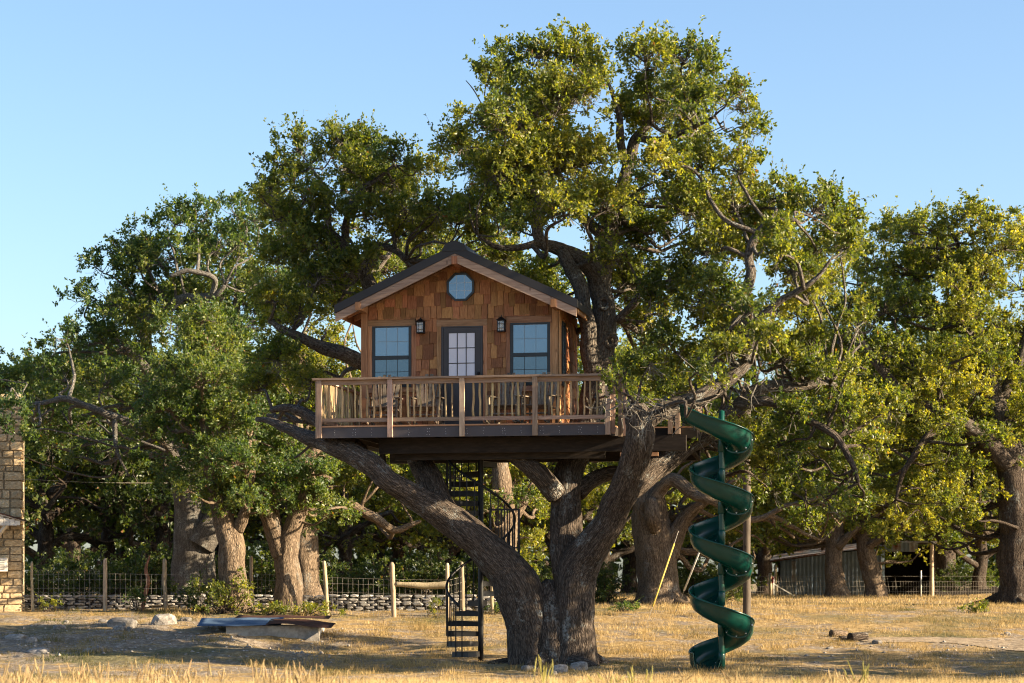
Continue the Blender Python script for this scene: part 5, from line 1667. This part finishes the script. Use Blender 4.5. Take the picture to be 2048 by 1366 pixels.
tree("live_oak", "massive grey shaded oak trunk behind the vine-covered sunlit trunk", b,
     [[(388, 1225, D, .75), (386, 1170, D, .62), (385, 1110, D, .58), (383, 1060, D, .5), (375, 1000, D, .4), (350, 900, D, .32), (310, 780, D, .25), (290, 650, D, .16), (300, 520, D, .06)], [(400, 1090, D - .2, .4), (430, 1040, D - .2, .32), (445, 960, D, .28), (450, 820, D, .2), (470, 650, D, .13), (480, 520, D, .05)],
      [(370, 960, D - 1, .18), (330, 886, D - 4, .14), (272, 850, D - 5, .12), (212, 826, D - 5.5, .105), (132, 797, D - 5.8, .085), (85, 806, D - 5.9, .06), (40, 800, D - 5.9, .03)], [(310, 760, D - 1.5, .16), (250, 690, D - 2, .12), (180, 640, D - 2, .06)], [(425, 590, D - 4.5, .07), (428, 555, D - 4.8, .075), (385, 543, D - 5, .07), (338, 553, D - 5, .05)], [(300, 640, D - 2, .13), (360, 600, D - 3.6, .11), (430, 590, D - 4.5, .09), (450, 570, D - 4.6, .05)],
      [(230, 840, D - 5.4, .07), (235, 900, D - 5.6, .05), (260, 950, D - 5.6, .03)]],
     lob([(520, 440, .7), (470, 430, .8), (410, 440, .8), (350, 450, .8), (295, 475, .8), (245, 500, .8), (205, 545, .8), (280, 540, 1.0), (350, 520, 1.1), (430, 505, 1.0), (500, 500, 1.0), (175, 600, .8), (230, 610, 1.1), (310, 600, 1.1), (390, 590, 1.0), (470, 580, 1.0), (540, 560, .9), (130, 680, .7), (180, 690, 1.0), (260, 690, 1.1), (340, 670, 1.0), (430, 660, 1.0), (500, 660, 1.0), (85, 730, .6), (130, 760, .9), (210, 770, 1.0), (290, 770, .8), (20, 770, .9), (70, 800, .7), (20, 840, .8), (90, 850, .7), (160, 850, .6), (-30, 760, 1.0), (250, 850, .5), (280, 920, .5), (200, 900, .4), (22, 815, .5, 55.2), (62, 835, .4, 55.6), (-5, 850, .45, 55.2), (40, 870, .35, 55.4)], D - 3.6, 1, 1.0, 18), BARKM, LEAFB, 57, gap=.33, dens=27, back=3.6, L=.098, lp=13, relief=.03, dead=.1, flare=.3)

# --- wood behind: three shared forms, copied
def proto(seed, h, leafm, label, skirt=False):
    rg = np.random.default_rng(seed)
    limbs = [[(0, 0, -.2, .36), (.05, 0, .8, .3), (-.05, .05, 1.8, .28), (.1, 0, h * .45, .2), (0, .1, h * .7, .12), (.1, 0, h * .9, .05)]]
    for k in range(7):
        a = k * 2.4 + rg.uniform(-.3, .3); z0 = 1.3 + k * .35; l = rg.uniform(2.0, 3.6)
        limbs.append([(0, 0, z0, .17), (math.cos(a) * l * .35, math.sin(a) * l * .35, z0 + .5, .14), (math.cos(a) * l * .7, math.sin(a) * l * .7, z0 + .7 + rg.uniform(-.2, .6), .1), (math.cos(a + .3) * l, math.sin(a + .3) * l, z0 + 1.4, .05)])
    lobes = []
    for k in range(46):
        t = (k + .5) / 46
        a = k * 2.39996; zz = 1.9 + (h - 2.4) * t ** .8
        rad = 3.6 * math.sqrt(max(.05, 1 - (max(0, t - .3) / .72) ** 2)) * (.45 + .6 * rg.random())
        lobes.append(((math.cos(a) * rad, math.sin(a) * rad, zz + rg.uniform(-.4, .4)), rg.uniform(.9, 1.3)))
    return tree("live_oak", label, (0, 0, 0), limbs, lobes, BARKD, leafm, seed, dens=13, tw=5, lp=9, L=.16, clumpR=.5, world_limbs=True, sides=8, step=.25, relief=.01, group="oaks in the wood behind")


pr = [proto(71, 8.6, LEAF, "p"), proto(72, 9.8, LEAFY, "p"), proto(73, 7.6, LEAFD, "p")]
used = [False] * 3
def place(kind, x, y, s, rz, label):
    o = pr[kind]
    if used[kind]: o = copy_thing(o)
    used[kind] = True
    o.location = (x, y, float(gz(x, y)) - .05); o.scale = (s, s, s * random.uniform(.92, 1.08)); o.rotation_euler = (0, 0, rz)
    o["label"] = label
    return o


wood = [(-60, 74, 1, .74), (90, 71, 2, .95), (220, 76, 0, .95), (330, 72, 2, .9), (440, 80, 0, 1.0), (560, 77, 2, 1.0), (690, 73, 1, .8), (800, 79, 0, .85), (900, 75, 1, .78), (1010, 78, 1, .85), (1110, 74, 0, .8), (1210, 80, 1, .9), (1330, 84, 0, .95), (1450, 92, 1, .9), (1530, 100, 2, 1.1), (1640, 104, 2, 1.1), (1760, 108, 0, 1.2), (1880, 104, 2, 1.1), (1960, 93, 0, .9), (2060, 84, 1, 1.0), (2160, 78, 2, 1.0),
        (150, 95, 0, 1.15), (300, 100, 2, 1.2), (480, 98, 1, 1.2), (640, 96, 2, 1.15), (760, 98, 0, 1.05), (880, 102, 2, 1.1), (1000, 99, 0, 1.05), (1120, 100, 2, 1.1), (1260, 104, 1, 1.15), (1380, 108, 2, 1.2), (1890, 99, 2, 1.5), (1720, 92, 0, 1.3)]
marks = ["above the stone building roofline", "over the fence hoops by the stone building", "behind the second cedar post", "behind the third cedar post", "behind the massive grey trunk", "behind the forked oak trunk", "seen under the deck corner past the long leaning limb", "framed by the leaning limb and the railing above", "behind the spiral staircase", "seen beyond the upper staircase landing", "between the treehouse oak stems", "seen past the treehouse oak toward the burled oak", "behind the burled oak", "behind the green slide", "between the timber pole and the shed", "rising over the rusty shed roof", "over the open shed bay", "past the shed bay post", "above the plank fence", "past the thick trunk by the plank fence", "beyond the plank fence end",
         "deep behind the fence hoops", "deep behind the third cedar post", "deep behind the brush pile oak", "deep behind the stout lumpy trunk", "deep behind the fence rail", "deep behind the cabin", "deep behind the staircase top", "deep behind the treehouse oak fork", "deep behind the burled oak crown", "deep behind the slide top", "pressed close behind the broad oak with the thick dark trunk", "towering behind the shed oaks"]
nm = ["mid-green round-crowned oak", "yellow-green tall oak", "dark low-crowned oak"]
for i, ((px, y, kd, s), mk) in enumerate(zip(wood, marks)):
    place(kd, (px - 1024) * y / FPX, y, s, random.uniform(0, 6.28), f"{nm[kd]} {mk}")
# oaks standing outside the picture on the sun's side: their shade falls across the pasture
for x, y, kd, s, w_ in ((14.6, 39.6, 1, .80, "at the end of the worn track"), (24, 41, 0, .7, "far along the sunny side of the pasture"), (28, 37, 2, .8, "on the sunny side beyond the worn track"), (20, 33.5, 0, .6, "on the near sunny side of the pasture")):
    place(kd, x, y, s, random.uniform(0, 6.28), nm[kd] + " standing " + w_)
# the wood closes up beyond the last trunks
rg = np.random.default_rng(91)
n_ = 1150
ux = rg.uniform(-46, 46, n_); uy = rg.uniform(106, 114, n_)
up_ = np.stack([ux, uy, gz(ux, uy) + 7.0 * rg.random(n_) ** .8 * (.55 + .6 * fbm2(ux * .25, uy * 0, 4, 2))], -1)
V, Q, tint, _a, _b = leaf_cloud(up_, norm(np.stack([rg.normal(size=n_), -np.ones(n_), rg.random(n_)], -1)), rg.uniform(.9, 1.4, n_), 5, 8, .46, 92, .6, 0, (fbm(up_ * .4, 8, 2) - .5) * .8)
me = mk_mesh("undergrowth", V, Q, None, False, {"tint": tint}); me.materials.append(LEAFD)
ob("undergrowth", me, LEAFD, None, "stuff", "dark tangled undergrowth closing the wood behind", "undergrowth")

# --- undergrowth
def shrub(seed, w, h, leafm, label, L=.08, n=60, stems=8, mat=None, cat="shrub", name="shrub", tw=6, lp=10, cr=.28):
    rg = np.random.default_rng(seed)
    t = thing(name, label, cat)
    c = rg.normal(size=(n, 3)) * np.array([w * .3, w * .25, h * .2]) + np.array([0, 0, h * .5])
    c[:, 2] = np.clip(c[:, 2], .08, h)
    o = norm(c - np.array([0, 0, h * .2]))
    V, Q, tint, r0, r1 = leaf_cloud(c, o, cr * rg.uniform(.7, 1.2, n), tw, lp, L, seed, .6, 0, rg.normal(size=n) * .1)
    me = mk_mesh("foliage", V, Q, None, False, {"tint": tint}); me.materials.append(leafm); ob("foliage", me, leafm, t, "stuff")
    m = MB()
    b0 = rg.normal(size=(n, 3)) * np.array([.12, .12, 0])
    V, Q = sticks(b0, c, .012, .004, .12, 4, seed); m.add(V, Q)
    m.build("stems", BARKD, t, kind="stuff")
    return t


shp = shrub(81, 2.6, 2.2, LEAFD, "p", .11, 110, cr=.4)
shp["group"] = "understorey bushes behind the stone wall"
xs_ = [70, 150, 235, 300, 400, 520, 660, 720, 830, 900, 990, 1060, 1210, 1400, 1440, 1900, 1960]
mk = ["behind the first cedar post", "between the first two cedar posts", "beside the second cedar post", "short of the third cedar post", "under the massive grey trunk", "between the vine oak and the forked oak", "behind the fifth cedar post", "in the middle of the wire bay after the fifth post", "above the fence rail", "at the staircase foot behind the wall", "past the staircase behind the leaning trunk", "in the fork of the treehouse oak", "short of the burled oak", "past the burled oak foot", "between the guy wires and the slide", "past the shed bay", "over the plank fence"]
for i, (px, m_) in enumerate(zip(xs_, mk)):
    o = shp if i == 0 else copy_thing(shp)
    y = 64 + (i * 37 % 5) if px < 1300 else (70 if px < 1500 else 95)
    x = (px - 1024) * y / FPX
    s = .55 + .4 * ((i * 53) % 7) / 7 if px < 1000 else .6
    o.location = (x, y, float(gz(x, y))); o.scale = (s * 1.15, s, s); o.rotation_euler = (0, 0, i * 1.7)
    o["label"] = "dark leafy bush " + m_
for px, py, D, w, h, lf, lb, n in ((448, 1200, 56.1, 1.3, 1.1, LEAFY, "yellow-green vine tangle climbing the sunlit oak foot", 46), (395, 1195, 57.0, 1.0, .9, LEAFD, "brown brush heap with dry vines beside the sunlit oak", 26), (545, 1222, 55.8, .8, .3, LEAFY, "low bright weed patch at the foot of the fourth cedar post", 22), (620, 1226, 55.8, 1.0, .3, LEAFY, "low weeds in front of the forked oak trunk", 24), (1957, 1203, 58.5, .7, .32, LEAFY, "low leafy weed beside the thick trunk", 18), (101, 1216, 57, .4, .35, LEAFY, "small bright sapling weed near the building corner", 8), (268, 1210, 57, .35, .6, LEAFB, "thin green weed against the stone wall", 8), (866, 1222, 57, .4, .5, LEAFY, "spindly bright sapling by the stairs and stone wall", 7), (1010, 1215, 58, .9, .35, LEAFB, "low green weeds past the staircase foot", 20), (1245, 1212, 59, .7, .25, LEAFB, "green weed patch left of the burled oak foot", 14)):
    p = W(px, py, D); p[2] = float(gz(p[0], p[1]))
    t = shrub(int(px), w, h, lf, lb, .075 if h > .5 else .06, n, cat="weed" if h < .7 else "shrub", name="weed" if h < .7 else "vine_shrub", cr=.22 if h > .5 else .12, lp=8)
    t.location = p
# crooked red-brown dead stem leaning on the wall
p = W(283, 1222, 57.9); p[2] = float(gz(p[0], p[1])) - .05
dt = MB().tube([p, W(290, 1195, 58), W(296, 1165, 58), W(292, 1140, 58.1), W(300, 1112, 58.2)], [.07, .06, .055, .045, .02], 9, .06, .008, 18, 6, .03).build("dead_stem", m_plain("red_brown_bark", (.22, .1, .06), .9, .1, 0, .35, 8), None, True)
dt["label"] = "crooked red-brown dead stem rising in front of the stone wall"; dt["category"] = "dead stem"

# ------------------------------------------------------------------ grass
def blades(x, y, h, w, seed, lean=.5, cols=None):
    rg = np.random.default_rng(seed)
    n = len(x)
    z = gz(x, y)
    a = rg.uniform(0, 2 * np.pi, n)
    l = np.stack([np.cos(a), np.sin(a), np.zeros(n)], -1) * (h * rg.uniform(.1, 1, n) * lean)[:, None]
    f = rg.uniform(0, 2 * np.pi, n)
    s = np.stack([np.cos(f), np.sin(f), np.zeros(n)], -1) * (w * .5)[:, None]
    p = np.stack([x, y, z - .01], -1)
    top = p + l + np.stack([0 * h, 0 * h, h], -1)
    V = np.stack([p - s, p + s, top], 1).reshape(-1, 3)
    return V, np.arange(n * 3).reshape(n, 3)


def m_grass(name, stops):
    k = NT(name); a = k.n("Attribute"); a.attribute_name = "tint"
    c = k.ramp(a.outputs["Fac"], stops)
    k.fin(c, .7, .2)
    tr = k.n("BsdfTranslucent"); k.l(c, tr.inputs["Color"])
    mx = k.n("MixShader"); mx.inputs[0].default_value = .35
    k.l(k.b.outputs[0], mx.inputs[1]); k.l(tr.outputs[0], mx.inputs[2]); k.l(mx.outputs[0], k.out.inputs["Surface"])
    return k.m


STRAW = m_grass("dry_grass", [(0, (.07, .08, .022)), (.25, (.14, .12, .04)), (.5, (.32, .215, .085)), (.75, (.5, .355, .155)), (1, (.62, .48, .26))])
rg = np.random.default_rng(12)
N = 380000
yy = 34 + (64 - 34) * rg.random(N) ** 1.0
xx = rg.uniform(-.262, .262, N) * yy
tuft = fbm2(xx * 2.3, yy * 2.3, 5, 3)
bare = np.maximum(fbm2(xx * .9, yy * .45, 8, 3) - .05, 0) + .13 * smooth(-3.2, -6, xx) * smooth(55, 51, yy) + .12 * smooth(7, 9, xx) * smooth(50.5, 48, yy) * smooth(44, 46, yy)
ok = rg.random(N) < np.clip((tuft - .32) * 3.4, .04, 1) * np.clip((.58 - bare) * 5, .03, 1)
# keep the worn track open
for q in range(0, len(PATHP), 4):
    c_ = PATHP[q:q + 4].mean(0); hw = abs(PATHP[q + 3][1] - PATHP[q][1]) / 2
    near = (np.abs(xx - c_[0]) < .25) & (np.abs(yy - c_[1]) < hw)
    ok &= ~(near & (rg.random(N) < .9))
xx, yy, tuft = xx[ok], yy[ok], tuft[ok]
hh = (.025 + .17 * np.clip((tuft - .36) * 2.4, 0, 1) ** 1.5) * rg.uniform(.4, 1.3, len(xx))
V, T = blades(xx, yy, hh, np.full(len(xx), .011), 3, .9)
green = fbm2(xx * .55, yy * .3, 14, 3)
tint = np.clip(.60 + .9 * (fbm2(xx * 1.1, yy * .5, 44, 3) - .5) - 1.8 * np.clip(green - .5, 0, 1) - .18 * smooth(-3.5, -6.5, xx) * smooth(56, 50, yy) + rg.normal(size=len(xx)) * .13, 0, 1)
me = mk_mesh("pasture_grass", V, None, T, False, {"tint": tint}); me.materials.append(STRAW)
ob("pasture_grass", me, STRAW, None, "stuff", "short dry tawny grass over the pasture", "grass")
print("blades", len(xx))
# sparser behind
N = 34000
yy = 62 + 30 * rg.random(N); xx = rg.uniform(-.25, .25, N) * yy
V, T = blades(xx, yy, rg.uniform(.04, .14, N), np.full(N, .02), 4, .8)
me = mk_mesh("far_grass", V, None, T, False, {"tint": np.clip(.62 + rg.normal(size=N) * .14, 0, 1)}); me.materials.append(STRAW)
ob("far_grass", me, STRAW, None, "stuff", "dry grass between the fences and the shed", "grass")
# tall grass on the near rise
N = 60000
yy = 19 + 7.5 * rg.random(N); xx = rg.uniform(-.255, .255, N) * yy
V, T = blades(xx, yy, rg.uniform(.07, .20, N) * (.7 + .5 * fbm2(xx * 1.5, yy * 1.5, 6, 2)), np.full(N, .009), 5, .5)
me = mk_mesh("tall_grass", V, None, T, False, {"tint": np.clip(.72 + rg.normal(size=N) * .12, 0, 1)}); me.materials.append(STRAW)
ob("tall_grass", me, STRAW, None, "stuff", "tall straw grass along the near rise", "grass")
# seed-headed weed stalks on the rise
def stalks(cx, cy, n, h, spread, seed):
    rg = np.random.default_rng(seed)
    x = cx + rg.normal(size=n) * spread; y = cy + rg.normal(size=n) * spread
    b0 = np.stack([x, y, gz(x, y)], -1)
    tp = b0 + np.stack([rg.normal(size=n) * .07, rg.normal(size=n) * .07, h * rg.uniform(.6, 1.1, n)], -1)
    A = sticks(b0, tp, .003, .004, .07, 3, seed)
    head = tp - (tp - b0) * rg.uniform(.3, .6, n)[:, None]
    Bk = sticks(head, tp + (tp - head) * .15, .008, .004, .08, 5, seed + 1)
    return A, Bk


STALK = m_grass("weed_stalk", [(0, (.3, .2, .1)), (.5, (.45, .32, .17)), (1, (.5, .42, .2))])
GSTALK = m_grass("green_weed_stalk", [(0, (.22, .2, .05)), (.5, (.4, .36, .1)), (1, (.45, .4, .14))])
m = MB()
rg = np.random.default_rng(77)
for k_ in range(70):
    f = rg.random()
    px = 720 * f ** 1.1 if k_ < 52 else rg.uniform(700, 2048)
    D = rg.uniform(22, 25)
    h = rg.uniform(.14, .36) if px < 650 else rg.uniform(.1, .24)
    A, Bk = stalks((px - 1024) * D / FPX, D, int(rg.integers(3, 9)), h, .06, 500 + k_)
    m.add(*A); m.add(*Bk)
me = m.mesh("weed_stalks")
at = me.attributes.new("tint", 'FLOAT', 'FACE'); at.data.foreach_set("value", rg.random(len(me.polygons)).astype(np.float32))
me.materials.append(STALK)
ob("weed_stalks", me, STALK, None, "stuff", "tan seed-headed weed stalks along the near rise", "weeds")
for px, D, n, h, spr, lb in ((1085, 24, 7, .36, .07, "clump of pale green stalks in front of the treehouse oak roots"), (1718, 24, 6, .30, .05, "single pointed green weed before the grass past the slide"), (1275, 24, 6, .3, .07, "leaning green stalks just short of the slide foot"), (1222, 24, 5, .24, .06, "short straight green stalks between two taller clumps"), (1600, 24, 5, .18, .05, "thin upright stalks past the slide foot")):
    A, Bk = stalks((px - 1024) * D / FPX, D, n, h, spr, px)
    m = MB(); m.add(*A); m.add(*Bk)
    x_ = (px - 1024) * D / FPX
    me = m.mesh("weed_clump", False, (x_, D, float(gz(x_, D))))
    at = me.attributes.new("tint", 'FLOAT', 'FACE'); at.data.foreach_set("value", np.random.default_rng(px).random(len(me.polygons)).astype(np.float32))
    me.materials.append(GSTALK)
    ob("weed_clump", me, GSTALK, None, None, lb, "weed", "green weed clumps on the near rise", (x_, D, float(gz(x_, D))))
